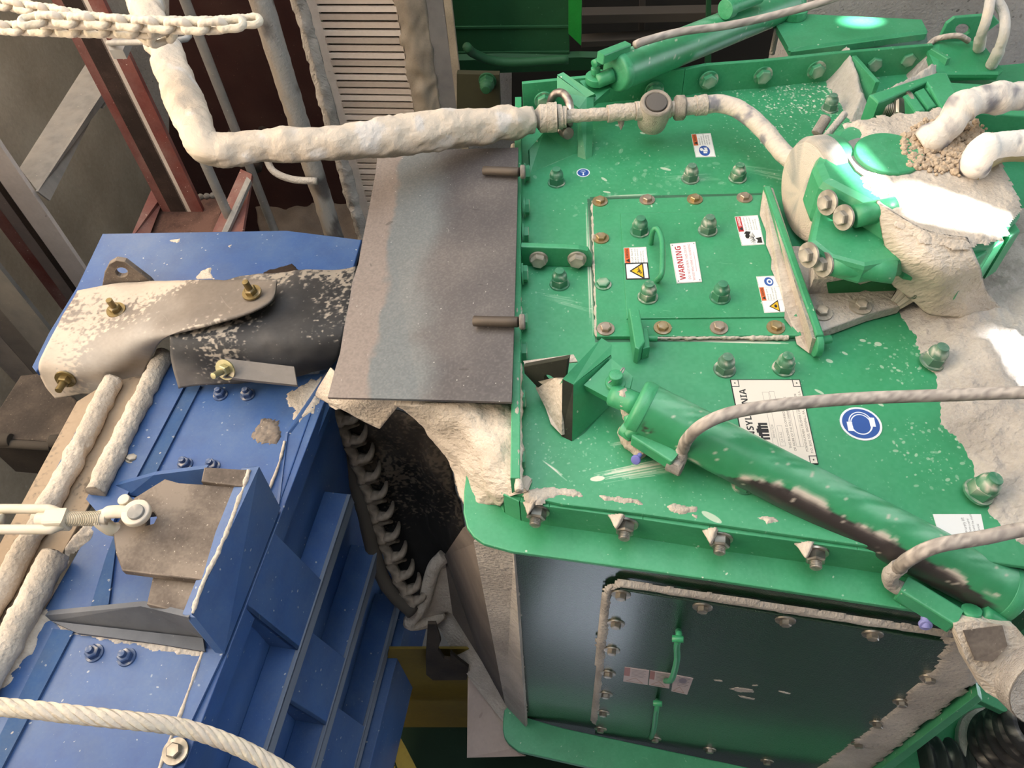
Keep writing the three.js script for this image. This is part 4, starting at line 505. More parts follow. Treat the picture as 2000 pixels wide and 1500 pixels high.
part(feeder, 'raised_strip', s3([[366, 752, Yfe + 0.008], [392, 752, Yfe + 0.008], [296, 940, Yfe + 0.008], [268, 936, Yfe + 0.008]], 0.008), stripMat);
part(feeder, 'raised_strip', s3([[232, 1020, Yfe + 0.008], [212, 1180, Yfe + 0.008], [176, 1188, Yfe + 0.008], [206, 1090, Yfe + 0.008]], 0.008), stripMat);
part(feeder, 'raised_strip', s3([[144, 1232, Yfe + 0.008], [104, 1228, Yfe + 0.008], [-20, 1475, Yfe + 0.008], [-20, 1545, Yfe + 0.008]], 0.008), stripMat);
part(feeder, 'edge_angle', s3([[338, 700, Yfe + 0.015], [366, 742, Yfe + 0.015], [215, 1030, Yfe + 0.015], [168, 975, Yfe + 0.02], [300, 735, Yfe + 0.02]], 0.01), M.blue);
part(feeder, 'edge_angle', s3([[640, 728, Yfe + 0.006], [676, 716, Yfe - 0.01], [618, 845, Yfe - 0.07], [566, 985, Yfe - 0.075], [545, 985, Yfe + 0.004], [562, 845, Yfe + 0.006]], 0.01), M.blue);
part(feeder, 'edge_angle', s3([[396, 1266, Yfe + 0.006], [438, 1272, Yfe + 0.006], [372, 1412, Yfe + 0.006], [318, 1545, Yfe + 0.006], [288, 1545, Yfe + 0.006], [346, 1412, Yfe + 0.006]], 0.008), M.blue);
part(feeder, 'side_wall', prism(quad(-0.35, 1.4, -0.02, 0, 0), 0.95, Yfe - 0.005, 0.002), M.blue);
part(feeder, 'side_lip', prism(quad(-0.35, 1.4, 0, 0.03, 0), Yfe - 0.075, Yfe - 0.004, 0.002), M.blue);
for (const [y, o, s0] of [[2.16, 0.085, 0.12], [1.79, 0.1, 0.12], [1.36, 0.1, 0.12]]) { part(feeder, 'rib', prism(quad(s0, 1.5, 0, o, 0), y - 0.012, y, 0.002), M.blue); part(feeder, 'rib_lip', prism(quad(s0, 1.5, o - 0.012, o, 0), y - 0.055, y + 0.001, 0.002), ribLip); }
part(feeder, 'bottom_box', prism(quad(-0.25, 1.5, 0, 0.13, 0), 0.9, 1.28, 0.003), M.blue);
for (const [s, y0, y1, o, o1] of [[0.4, 2.16, 2.44, 0.085, 0.03], [1.0, 2.16, 2.44, 0.085, 0.03], [0.5, 1.79, 2.1, 0.1, 0.02], [1.1, 1.79, 2.1, 0.1, 0.02], [0.6, 1.36, 1.74, 0.1, 0.02], [1.2, 1.36, 1.74, 0.1, 0.02]]) part(feeder, 'rib_gusset', [sheet([F(s, o1, y1), F(s, o - 0.004, y0 + 0.002), F(s + 0.2, o - 0.004, y0 + 0.002), F(s + 0.2, o1, y1)], 0.012), sheet([F(s + 0.2, 0, y1), F(s + 0.2, o1, y1), F(s + 0.2, o - 0.004, y0 + 0.002), F(s + 0.2, 0, y0 + 0.002)], 0.01)], M.blue);
part(feeder, 'back_cover', cap([[200, 456], [560, 450], [706, 468], [690, 524], [560, 534], [400, 552], [280, 560], [150, 575], [140, 600], [90, 700], [70, 726], [62, 716], [95, 650], [150, 560]], Yfe + 0.08, 0.02, 0.003), M.blue);
part(feeder, 'lifting_eye', slab([[203, 552], [208, 524], [216, 508], [230, 500], [248, 503], [270, 520], [296, 540], [306, 552]], vpl(P(203, 552, Yfe + 0.08), P(306, 552, Yfe + 0.08)), 0.018, 0.003, [Array.from({ length: 14 }, (_, i) => [241 + 12 * Math.cos(i / 14 * 6.283), 524 + 9 * Math.sin(i / 14 * 6.283)])]), M.lug, 'bare steel lifting eye');
stuff('dust', 'scuffed pale dust smears on the blue back cover behind the rubber', [[[380, 545], [395, 528], [415, 520], [412, 534], [420, 545]], [[330, 470], [352, 466], [350, 474]], [[440, 480], [452, 478], [450, 486]]].map((q, i) => patch(q, flat(Yfe + 0.08), { t: 0.002, slope: 0.5, res: 0.004, amp: 0.001, rag: 0.008, seed: 90 + i }), 0), M.dust);
part(feeder, 'rust_patch', patch([[512, 534], [528, 524], [552, 522], [570, 514], [588, 530], [560, 536]], flat(Yfe + 0.08), { t: 0.002, slope: 0.5, res: 0.004, amp: 0.001, rag: 0.008, seed: 95 }), std({ map: T.lug, color: 0x70605a, roughness: 1 }), 'dark burnt patch');
// hanger: thick lug plate between blue gussets
const yl = 2.61;
part(feeder, 'hanger_plate', cap([[322, 935], [350, 943], [468, 950], [476, 962], [440, 1050], [397, 1134], [300, 1122], [238, 1114], [226, 1082], [220, 1040], [232, 1016], [262, 972]], yl, 0.024, 0.003, [[[286, 1002], [300, 1000], [306, 1010], [300, 1022], [286, 1026]]]), M.lug, 'thick bare steel hanger plate');
part(feeder, 'hanger_block', prism([P(402, 917, yl), P(484, 922, yl), P(478, 955, yl), P(396, 945, yl)], Yfe, yl + 0.012, 0.003), M.lug);
part(feeder, 'hanger_block', prism([P(300, 1118, yl - 0.03), P(396, 1132, yl - 0.03), P(372, 1200, yl - 0.03), P(286, 1180, yl - 0.03)], Yfe, yl - 0.03, 0.003), M.lug);
part(feeder, 'hanger_web', sheet([P(488, 914, yl + 0.01), P(506, 911, yl + 0.01), P(548, 992, 2.46), P(438, 1277, 2.46), P(382, 1206, yl), P(374, 1200, yl)], 0.024), M.blue);
part(feeder, 'hanger_gusset', [sheet([P(220, 950, Yfe + 0.01), P(300, 928, yl - 0.06), P(402, 915, yl), P(404, 985, Yfe), P(330, 990, Yfe), P(250, 968, Yfe)], 0.014)], M.blue);
part(feeder, 'hanger_gusset', [sheet([P(88, 1202, Yfe + 0.012), P(275, 1184, yl - 0.06), P(368, 1206, yl), P(400, 1250, Yfe), P(250, 1232, Yfe), P(100, 1213, Yfe)], 0.014), s3([[100, 1213, Yfe + 0.014], [396, 1246, Yfe + 0.014], [400, 1272, Yfe + 0.014], [300, 1256, Yfe + 0.014], [150, 1236, Yfe + 0.014]], 0.012)], std({ map: T.galv, color: 0x9ca4b4, roughness: 0.85 }));
const BN = tint(merge(new THREE.CylinderGeometry(0.02, 0.021, 0.004, 24).translate(0, 0.002, 0), hexBar(0.016, 0.016, 0.003), cyl(V(0, 0.018, 0), up, 0.008, 0.012, 0.001, 14)), dusty([54, 76, 118], 0.25, 80));
[[362, 908], [415, 912], [185, 1276], [248, 1284], [431, 772], [484, 772]].forEach(([a, b], i) => place(feeder, 'bolt', BN, M.vc, P(a, b, Yfe), up, i, 1.05));
place(feeder, 'bolt', BG.small, M.vc, P(258, 898, Yfe + 0.01), V(0.2, 0.8, -0.3).normalize(), 0, 0.8); place(feeder, 'bolt', BG.steel, M.vcm, P(343, 1468, Yfe + 0.008), up, 0.3, 1.1);
part(feeder, 'weld_scar', patch([[492, 850], [512, 815], [545, 822], [550, 850], [540, 868], [505, 868]], flat(Yfe), { t: 0.006, slope: 0.5, res: 0.003, amp: 0.006, fr: 90, rag: 0.012, seed: 71 }), M.lug, 'burnt grey weld scar');
stuff('dust', 'pale dust line along the upper edge of the blue plate beside the hanger plate', sweep([P(486, 918, yl + 0.012), P(472, 962, yl + 0.006), P(436, 1056, yl + 0.006), P(396, 1140, yl + 0.006), P(376, 1198, yl + 0.004)], 0.0045, { n: 140, m: 8, amp: 0.005, fr: 50, seed: 7 }), M.dust);
stuff('dust', 'pale dust line in the fold at the right edge of the lower blue panel', sweep([P(396, 1272, Yfe + 0.006), P(370, 1345, Yfe + 0.006), P(346, 1412, Yfe + 0.006), P(300, 1530, Yfe + 0.006)], 0.004, { n: 100, m: 8, amp: 0.003, fr: 50, seed: 9 }), M.dust);
stuff('dust', 'pale dust line in the fold at the right edge of the upper blue panel', sweep([P(556, 862, Yfe + 0.006), P(545, 905, Yfe + 0.006), P(528, 950, Yfe + 0.006), P(522, 966, Yfe + 0.006)], 0.004, { n: 60, m: 8, amp: 0.003, fr: 50, seed: 11 }), M.dust);
stuff('dust', 'dust fringe along the foot of the front hanger gusset', patch([[110, 1216], [250, 1238], [400, 1266], [408, 1275], [380, 1284], [300, 1268], [180, 1246], [120, 1232]], flat(Yfe), { t: 0.006, slope: 0.5, res: 0.004, amp: 0.002, rag: 0.01, seed: 13 }), M.dustg);
// ledge and dust-covered bars along the far side of the trough
solo('side_plate', 'flat tan dusty plate carrying the two dust-covered bars beside the feeder', 'plate', cap([[150, 784], [228, 735], [300, 735], [175, 985], [125, 1075], [20, 1290], [-60, 1420], [-140, 1300], [0, 1060]], Yfe + 0.012, 0.012, 0.002), std({ map: T.rubberg, color: 0xd8ccbc, roughness: 0.95 }));
solo('blue_rail', 'thin blue rail edge showing between dust banks left of the dust-covered bars', 'rail', s3([[176, 790, Yfe + 0.03], [181, 796, Yfe + 0.03], [44, 1060, Yfe + 0.03], [-30, 1180, Yfe + 0.03], [-40, 1172, Yfe + 0.03], [34, 1058, Yfe + 0.03]], 0.02), M.blue);
const barN = (a, b, c) => [a, b, c].map(([x, y]) => P(x, y, Yfe + 0.035));
solo('dusty_bar', 'longest round bar buried in tan dust, running under the turnbuckle', 'bar', sweep(barN([222, 742], [110, 960], [-60, 1262]), 0.028, { n: 90, m: 18, amp: 0.008, fr: 40, seed: 4 }), M.dust, undefined);
solo('dusty_bar', 'round bar buried in tan dust, beginning under the torn grey rubber beside the blue panel', 'bar', sweep(barN([322, 690], [262, 810], [186, 962]), (s) => 0.027, { n: 70, m: 18, amp: 0.007, fr: 40, seed: 6 }), M.dust);
solo('dusty_bar', 'round bar buried in tan dust, at the left edge below the turnbuckle', 'bar', sweep(barN([108, 1082], [40, 1210], [-50, 1372]), 0.034, { n: 60, m: 18, amp: 0.008, fr: 40, seed: 8 }), M.dust);
stuff('dust', 'crumbling tan dust edge along the left side of the lower blue panel', [patch([[170, 1010], [178, 1050], [130, 1090], [90, 1190], [110, 1212], [92, 1218], [76, 1240], [70, 1268], [50, 1285], [20, 1330], [-20, 1365], [-40, 1350], [40, 1240], [110, 1090]], flat(Yfe), { t: 0.016, slope: 0.7, res: 0.005, amp: 0.004, rag: 0.016, seed: 33 }), patch([[560, 770], [625, 735], [640, 730], [610, 800], [566, 845], [575, 800]], flat(Yfe), { t: 0.003, slope: 0.5, res: 0.005, amp: 0.001, rag: 0.02, seed: 35 })], M.dust);

// ---------------------------------------------------------------- rubber sheets over the feeder mouth
const rw = (a, y) => a.map(([x, z, h]) => P(x, z, y + (h || 0)));
{
  const o = thing('rubber_sheet', 'torn grey rubber sheet with brass bolts over the back of the feeder', 'rubber sheet');
  part(o, 'sheet', drape([rw([[152, 568], [250, 552], [400, 546, 0.05], [541, 546, 0.07]], 2.555), rw([[120, 622], [230, 600], [370, 592, 0.06], [524, 592, 0.09]], 2.565), rw([[86, 680], [180, 660], [275, 652, 0.05], [340, 652, 0.07]], 2.57), rw([[74, 716], [160, 712], [240, 706], [302, 686]], 2.54), rw([[88, 752], [140, 752], [208, 744], [284, 722]], 2.47), rw([[108, 778], [160, 770], [222, 772], [268, 770]], 2.42)], 0.008, { n: 40, m: 40, amp: 0.008, fr: 9, seed: 3 }), M.rubberg);
  const bb = tint(merge(new THREE.CylinderGeometry(0.026, 0.027, 0.004, 24).translate(0, 0.002, 0), hexBar(0.017, 0.016, 0.003), cyl(V(0, 0.018, 0), up, 0.009, 0.03, 0.001, 14)), dusty([124, 108, 72], 0.15, 80));
  place(o, 'bolt', bb, M.vcm, P(227, 606, 2.57), V(0.05, 1, 0.1).normalize(), 0, 1.05); place(o, 'bolt', bb, M.vcm, P(492, 572, 2.655), V(-0.05, 1, 0.1).normalize(), 0.4, 1.05); place(o, 'bolt', bb, M.vcm, P(128, 740, 2.5), V(0.05, 0.2, 1).normalize(), 0.4, 1.1);
}
{
  const o = thing('rubber_sheet', 'wrinkled black rubber sheet draped between the torn grey sheet and the steel plate', 'rubber sheet');
  part(o, 'sheet', drape([rw([[400, 560], [490, 536], [590, 530], [694, 520]], 2.545), rw([[345, 618], [450, 610], [570, 596], [684, 588]], 2.6), rw([[332, 664], [440, 668], [560, 660], [672, 650]], 2.62), rw([[336, 716], [440, 712], [550, 712], [662, 694]], 2.56), rw([[348, 760], [440, 752], [545, 742], [644, 720]], 2.49)], 0.008, { n: 50, m: 40, amp: 0.016, fr: 8, seed: 9 }), M.rubber);
  part(o, 'clamp_bar', s3([[422, 708, 2.6], [440, 700, 2.6], [574, 716, 2.58], [580, 752, 2.56], [500, 744, 2.575], [436, 736, 2.59]], 0.014), M.rubber);
  place(o, 'bolt', tint(merge(new THREE.CylinderGeometry(0.03, 0.03, 0.004, 24), hexBar(0.018, 0.016, 0.003), cyl(V(0, 0.018, 0), up, 0.009, 0.035, 0.001, 14)), dusty([170, 164, 130], 0.2, 80)), M.vcm, P(440, 722, 2.6), V(-0.25, 0.5, 0.8).normalize(), 0, 1);
}
solo('canvas_flap', 'tan dusty canvas flap hanging under the front edge of the steel plate', 'flap', drape([[P(646, 718, 2.58), P(700, 770, 2.72), P(790, 775, 2.76)], [P(616, 772, 2.5), P(680, 800, 2.6), P(780, 790, 2.7)], [P(624, 780, 2.48), P(690, 812, 2.55), P(741, 838, 2.56)]], 0.006, { n: 20, m: 16, amp: 0.004, seed: 2 }), M.dust);
// inside of the inlet
solo('inlet_skirt', 'dark pleated canvas skirt hanging inside the inlet beside the crusher', 'skirt', drape([[P(640, 770, 2.3), P(740, 780, 2.3), P(850, 835, 2.3)], [P(690, 900, 2.05), P(790, 920, 2.0), P(888, 960, 2.05)], [P(745, 1060, 1.78), P(830, 1060, 1.75), P(918, 1075, 1.85)], [P(800, 1190, 1.56), P(850, 1140, 1.6), P(905, 1110, 1.75)]], 0.01, { n: 60, m: 30, amp: 0.04, fr: 11, seed: 4 }), std({ map: T.rubber, color: 0x908a84, roughness: 1 }));
{
  const o = thing('drive_chain', 'row of dust-grey hooked chain links hanging in the dark gap right of the blue ribs', 'chain');
  const cur = new THREE.CatmullRomCurve3([P(668, 795, 2.28), P(700, 880, 2.1), P(730, 960, 1.95), P(758, 1050, 1.8), P(790, 1130, 1.68), P(816, 1176, 1.6)]);
  const lk = tint(merge(sweep([V(-0.03, 0, -0.045), V(-0.02, 0.01, 0), V(-0.03, 0, 0.045)], 0.022, { n: 6, m: 10 }), sweep([V(-0.02, 0.0, 0.02), V(0.03, 0.03, 0.015), V(0.055, 0.02, -0.01), V(0.06, -0.01, -0.02)], (s) => 0.026 * (1 - 0.8 * s), { n: 10, m: 10 }), sweep([V(-0.03, 0, -0.04), V(0.01, 0.01, -0.045), V(0.035, -0.01, -0.03)], (s) => 0.018 * (1 - 0.6 * s), { n: 8, m: 8 })), dusty([100, 90, 80], 0.35, 40, [170, 156, 142]));
  for (let i = 0; i < 11; i++) { const p = cur.getPoint((i + 0.3) / 11), d = cur.getTangent((i + 0.3) / 11), m = shade(new THREE.Mesh(lk, M.vcd)); m.name = 'link'; const y = V(0, 1, 0.35).normalize(), x = y.clone().cross(d.clone().negate()).normalize().negate(); const z = d.clone(); const yy = z.clone().cross(x).normalize(); m.quaternion.setFromRotationMatrix(new THREE.Matrix4().makeBasis(x, yy, z)); m.position.copy(p); m.scale.setScalar(0.85); o.add(m); }
}
solo('rubber_seal', 'thick dark rubber strip curving down along the chain', 'strip', sweep([P(646, 790, 2.26), P(680, 900, 2.04), P(706, 980, 1.92), P(730, 1080, 1.77), P(760, 1150, 1.66), P(806, 1196, 1.58)], 0.025, { n: 50, m: 10, amp: 0.004 }), std({ color: 0x4a443e, roughness: 0.9 }));
{
  const o = thing('inlet_chute', 'dusty grey slanted inlet chute under the left corner of the crusher', 'chute');
  part(o, 'side_sheet', s3([[905, 1030, Yf - 0.04], [930, 1060, Yf - 0.03], [987, 1376, Yb + 0.03], [940, 1290, Yb + 0.12], [884, 1200, 1.5], [868, 1085, 1.75]], 0.01), std({ map: T.dustg, color: 0x908884, roughness: 1 }));
  part(o, 'lower_sheet', s3([[884, 1196, 1.5], [940, 1290, Yb + 0.12], [988, 1380, Yb + 0.03], [984, 1412, Yb - 0.02], [920, 1330, Yb], [848, 1212, 1.38], [866, 1190, 1.45]], 0.012), M.dust);
  part(o, 'rolled_edge', sweep([P(868, 1085, 1.75), P(850, 1105, 1.72), P(838, 1140, 1.66), P(826, 1180, 1.58), P(800, 1216, 1.5), P(840, 1212, 1.46), P(866, 1196, 1.46)], 0.025, { n: 40, m: 12, amp: 0.003 }), M.dust);
  part(o, 'curl', drape([[P(872, 1088, 1.74), P(850, 1110, 1.72), P(836, 1150, 1.64), P(798, 1220, 1.5)], [P(884, 1200, 1.5), P(872, 1196, 1.5), P(852, 1205, 1.47), P(800, 1222, 1.48)]], 0.006, { n: 20, m: 10 }), M.dust);
}
solo('hook_plate', 'black speckled steel plate with a notch, in front of the yellow beam', 'plate', slab([[836, 1212], [852, 1212], [862, 1245], [856, 1262], [868, 1280], [880, 1282], [880, 1268], [900, 1285], [916, 1297], [912, 1322], [846, 1323], [833, 1312], [832, 1275]], vpl(P(836, 1320, 1.2), P(912, 1322, 1.2)), 0.012, 0.002), std({ map: T.lug, color: 0x807870, roughness: 0.9 }));
solo('dusty_plate', 'white dust-flecked steel plate standing beside the lower green flange', 'plate', s3([[914, 1302, 1.22], [918, 1298, 1.22], [990, 1385, 1.2], [984, 1430, 1.2], [1000, 1462, 1.2], [1026, 1477, 1.18], [912, 1480, 1.1]], 0.01), std({ map: T.pale, color: 0xf0e8e4, roughness: 1 }));
solo('yellow_girder', 'dull yellow steel beam low between the feeder and the crusher', 'beam', slab([[760, 1262], [960, 1262], [955, 1422], [735, 1420]], vpl(P(760, 1420, 0.2), P(960, 1422, 0.2)), 0.01, 0.002), std({ map: T.wall, color: 0xa89a28, roughness: 0.7 }));
solo('yellow_rail', 'pair of pale yellow rails at the bottom edge beside the blue feeder', 'rail', [s3([[772, 1424, 0.9], [790, 1455, 0.9], [818, 1510, 0.9], [780, 1510, 0.9], [762, 1460, 0.9]], 0.03), s3([[762, 1470, 0.9], [776, 1510, 0.9], [754, 1510, 0.9]], 0.03)], std({ map: T.wall, color: 0xffe860, roughness: 0.6 }));
solo('lower_deck', 'dark green dusty deck plate below the yellow beam', 'deck', cap([[740, 1420], [1250, 1420], [1250, 1540], [720, 1540]], 0.7, 0.05, 0.003), std({ map: T.green, color: 0x384438, roughness: 0.9 }));

// ---------------------------------------------------------------- turnbuckle, wire rope, lifting chain
{
  const o = thing('turnbuckle', 'pale turnbuckle with an open frame, pulling the hanger plate to the left', 'turnbuckle'), A = (x, y, d = 0) => P(x, y, yl + 0.035 + d), c = dusty([196, 186, 166], 0.5, 40), m = std({ vertexColors: true, roughness: 0.7 });
  part(o, 'frame', [tint(sweep([A(-320, 994), A(60, 994), A(100, 996), A(120, 1004)], 0.0115, { n: 24 }), c), tint(sweep([A(-320, 1034), A(60, 1034), A(100, 1034), A(122, 1024)], 0.0115, { n: 24 }), c), tint(box(A(114, 1015), A(130, 1014).sub(A(90, 1015)), 0.05, 0.044, 0.044, 0.008), c)], m);
  part(o, 'end_stud', tint(rod(A(-40, 1015), A(4, 1015), 0.014), c), m);
  part(o, 'threaded_rod', [tint(rod(A(74, 1014), A(210, 1012), 0.0155, { n: 2 }), c), ...Array.from({ length: 20 }, (_, i) => tint(rod(A(134 + i * 3.4, 1013.4 - i * 0.05), A(135.6 + i * 3.4, 1013.4 - i * 0.05), 0.0175), c))], m);
  part(o, 'jaw', [tint(sweep([A(188, 1012), A(206, 1006, 0.0), A(216, 1000, 0.01), A(250, 1000, 0.012), A(272, 1005, 0.012)], (s) => 0.018 - 0.003 * s, { n: 24, flatY: 0.7 }), c), tint(sweep([A(190, 1013), A(206, 1026, -0.02), A(222, 1034, -0.04), A(250, 1030, -0.06)], 0.0165, { n: 20 }), c), tint(lathe([[0.014, 0], [0.031, 0], [0.033, 0.004], [0.033, 0.014], [0.031, 0.018], [0.014, 0.018]], A(270, 1006, 0.004), up, 28), c)], m);
  part(o, 'pin', [tint(cyl(A(268, 1003, 0.018), up, 0.019, 0.012), dusty([130, 128, 126], 0.2, 60)), tint(cyl(A(270, 1006, -0.06), up, 0.014, 0.08), c)], m);
}
{
  const o = thing('wire_rope', 'thick twisted pale wire rope sagging across the bottom of the blue panel', 'rope');
  const cur = new THREE.CatmullRomCurve3([P(-400, 1360, 2.8), P(-60, 1376, 2.72), P(40, 1384, 2.7), P(150, 1396, 2.67), P(260, 1408, 2.63), P(350, 1420, 2.58), P(440, 1448, 2.53), P(560, 1510, 2.45), P(680, 1600, 2.35)]), len = cur.getLength(), N = 260, fr = cur.computeFrenetFrames(N);
  for (let k = 0; k < 6; k++) { const q = []; for (let i = 0; i <= N; i++) { const a = (i / N) * len * 46 + (k / 6) * 6.283, p = cur.getPointAt(i / N); q.push(p.addScaledVector(fr.normals[i], 0.0105 * Math.cos(a)).addScaledVector(fr.binormals[i], 0.0105 * Math.sin(a))); } part(o, 'strand', tint(sweep(q, 0.0074, { n: 420, m: 7 }), dusty([216, 204, 184], 0.5, 60)), M.vcd); }
}
{
  const lg = tint(sweep(Array.from({ length: 16 }, (_, i) => { const a = i / 16 * 6.283, l = 0.0135, c = Math.cos(a); return V(0.0118 * Math.sin(a), 0, 0.0118 * c + (c > 0 ? l : -l) * Math.min(1, Math.abs(c) * 3)); }), 0.0088, { n: 40, m: 9, closed: true, amp: 0.0022, fr: 110 }), dusty([205, 194, 176], 0.6, 90));
  const mk = (label, q, h, sc = 1) => { const o = thing('lifting_chain', label, 'chain'), cur = new THREE.CatmullRomCurve3(q.map(([a, b, e]) => P(a, b, h + (e || 0)))), len = cur.getLength(), n = Math.floor(len / (0.0385 * sc)); for (let i = 0; i < n; i++) { const t = (i + 0.5) / n, p = cur.getPointAt(t), d = cur.getTangentAt(t), x = (i % 2 ? V(0.1, 1, 0.25) : V(0.1, -0.35, 1)), y = d.clone().cross(x).normalize(), xx = y.clone().cross(d); const m = shade(new THREE.Mesh(lg, M.vcd)); m.name = 'link'; m.position.copy(p); m.quaternion.setFromRotationMatrix(new THREE.Matrix4().makeBasis(xx, y, d)); m.scale.setScalar(sc); o.add(m); } return o; };
  const hc = Yp + 0.52;
  mk('upper dusty chain strand ending in a loose loop right of the wrapped pipe', [[-240, -20], [-60, 2], [0, 6], [40, 13], [110, 24], [170, 36], [250, 44], [330, 46], [420, 46], [503, 40]], hc);
  mk('lower dusty chain strand passing under the others to the wrapped pipe', [[-240, 36], [-60, 48], [0, 54], [60, 56], [140, 59], [220, 60], [290, 62]], hc - 0.01);
  mk('middle dusty chain strand hooked between the other two', [[46, 44], [80, 38], [150, 40], [210, 42], [290, 48], [400, 52], [470, 46]], hc + 0.03, 1.05);
  mk('knot of dusty chain wound round the wrapped pipe', [[280, 66], [300, 78], [318, 72], [330, 62], [336, 72]], hc - 0.04);
}
solo('pipe_clamp', 'thin pale U-bolt clamping the wrapped pipe to the red column', 'clamp', [sweep([P(212, 84, 2.95), P(280, 82, Yp + 0.3), P(350, 78, Yp + 0.33), P(366, 74, Yp + 0.33), P(368, 66, Yp + 0.33), P(350, 66, Yp + 0.33)], 0.009, { n: 30 }), s3([[208, 82, 2.95], [246, 62, 2.95], [252, 70, 2.95], [240, 98, 2.95], [214, 98, 2.95]], 0.03)], M.galv);

// ---------------------------------------------------------------- steelwork and services at the left and behind
const vw = (x0, x1, row, yr, y0, y1, t = 0.02) => { const a = P(x0, row, yr), b = P(x1, row, yr); const n = V(-(b.z - a.z), 0, b.x - a.x).normalize(); if (n.dot(CAM.clone().sub(a)) > 0) n.negate(); return prism([a, b, b.clone().addScaledVector(n, t), a.clone().addScaledVector(n, t)], y0, y1, 0.001); };
{
  const o = thing('steel_column', 'red H-section column with dust in its web, left of the wrapped pipe', 'column'), yr = 2.1, f = (n, a, b, m, t) => part(o, n, vw(a, b, 372, yr, 1.6, YC, t), m);
  f('flange', 296, 312, M.red, 0.02); f('web', 312, 346, std({ map: T.lug, color: 0x9a8480, roughness: 1 }), 0.02); f('flange_edge', 343, 353, M.pale, 0.03); f('flange', 353, 377, M.red, 0.02);
}
{
  const o = thing('steel_column', 'pale dusty column standing left of the grey diagonal channel', 'column'), yr = 2.1, f = (n, a, b, m, t) => part(o, n, vw(a, b, 450, yr, 1.6, YC, t), m), pale = M.pale;
  f('flange', 68, 113, pale, 0.02); f('web', 54, 69, std({ map: T.lug, color: 0x907868, roughness: 1 }), 0.04); f('cover', 30, 55, std({ map: T.galv, color: 0xc8b8b4, roughness: 0.9 }), 0.02); f('stripe', 4, 31, M.red, 0.02);
}
{
  const o = thing('steel_column', 'grey sheet-clad column at the left edge above the dark box', 'column'), yr = 1.9, f = (n, a, b, m, t) => part(o, n, vw(a, b, 640, yr, 0.3, YC, t), m);
  f('cladding', 30, 92, std({ map: T.galv, color: 0xc8c4be, roughness: 0.8 }), 0.02); f('cladding', -14, 31, std({ map: T.galv, color: 0xa8a09a, roughness: 0.8 }), 0.02); f('post', -70, -15, std({ map: T.galv, color: 0xe0d4cc, roughness: 0.8 }), 0.02);
}
solo('channel_beam', 'grey steel channel lying across between the pale column and the red column', 'beam', [s3([[38, 328, 2.3], [178, 108, 2.3], [246, 112, 2.3], [74, 374, 2.3]], 0.012), s3([[246, 112, 2.305], [250, 138, 2.25], [202, 212, 2.25], [190, 210, 2.26], [98, 392, 2.25], [74, 374, 2.305]], 0.01)], std({ map: T.galv, color: 0xe8e2dc, roughness: 0.85 }));
{
  const o = thing('red_platform', 'dusty red platform with rivets at the foot of the red column', 'platform');
  part(o, 'deck', s3([[318, 392, 1.98], [440, 380, 1.98], [415, 470, 1.98], [285, 470, 1.98]], 0.02), std({ map: T.lug, color: 0xe0b8b0, roughness: 1 }));
  part(o, 'beam', s3([[300, 360, 2.04], [322, 374, 2.02], [318, 392, 2.0], [286, 475, 2.0], [250, 475, 2.04]], 0.02), M.red);
  part(o, 'beam', s3([[470, 330, 2.03], [492, 340, 2.03], [470, 475, 2.03], [405, 475, 2.03]], 0.02), M.red);
  part(o, 'brace', [s3([[482, 345, 2.08], [490, 352, 2.08], [446, 450, 2.05], [432, 470, 2.05], [425, 470, 2.05]], 0.02)], M.galv);
  const rv = new THREE.SphereGeometry(0.016, 10, 6); for (let i = 0; i < 9; i++) place(o, 'rivet', rv, M.dustg, P(332 + i * 12, 391 - i * 1.2, 1.985), up);
}
const conduit = (label, x, y, yr, r, y0) => { const p = P(x, y, yr); return solo('conduit', label, 'conduit', rod(V(p.x, y0, p.z), V(p.x, YC, p.z), r, { m: 14 }), M.galv); };
conduit('thin grey conduit passing behind the wrapped pipe, right of the red column', 462, 260, 2.2, 0.021, 0.8);
conduit('grey conduit seen below the pipe elbow in front of the red base frame', 428, 380, 2.15, 0.021, 1.6);
{ const p = P(590, 260, 2.25), r = 0.044; solo('drain_pipe', 'wide grey pipe with burnt patches, between the conduit and the corrugated duct', 'pipe', tint(sweep([V(p.x, 0.8, p.z), V(p.x, 2.6, p.z), V(p.x, YC, p.z)], r, { n: 200, m: 24, amp: 0.006, fr: 30 }), (q, n) => mixc(mixc([150, 146, 142], [84, 78, 76], sst(0.52, 0.66, fbm(q.x * 9, q.y * 7, q.z * 9, 4))), [150, 138, 126], sst(0.0, -0.5, n.x + (fbm(q.x * 20, q.y * 14, q.z * 20, 3) - 0.5)))), M.vcd); }
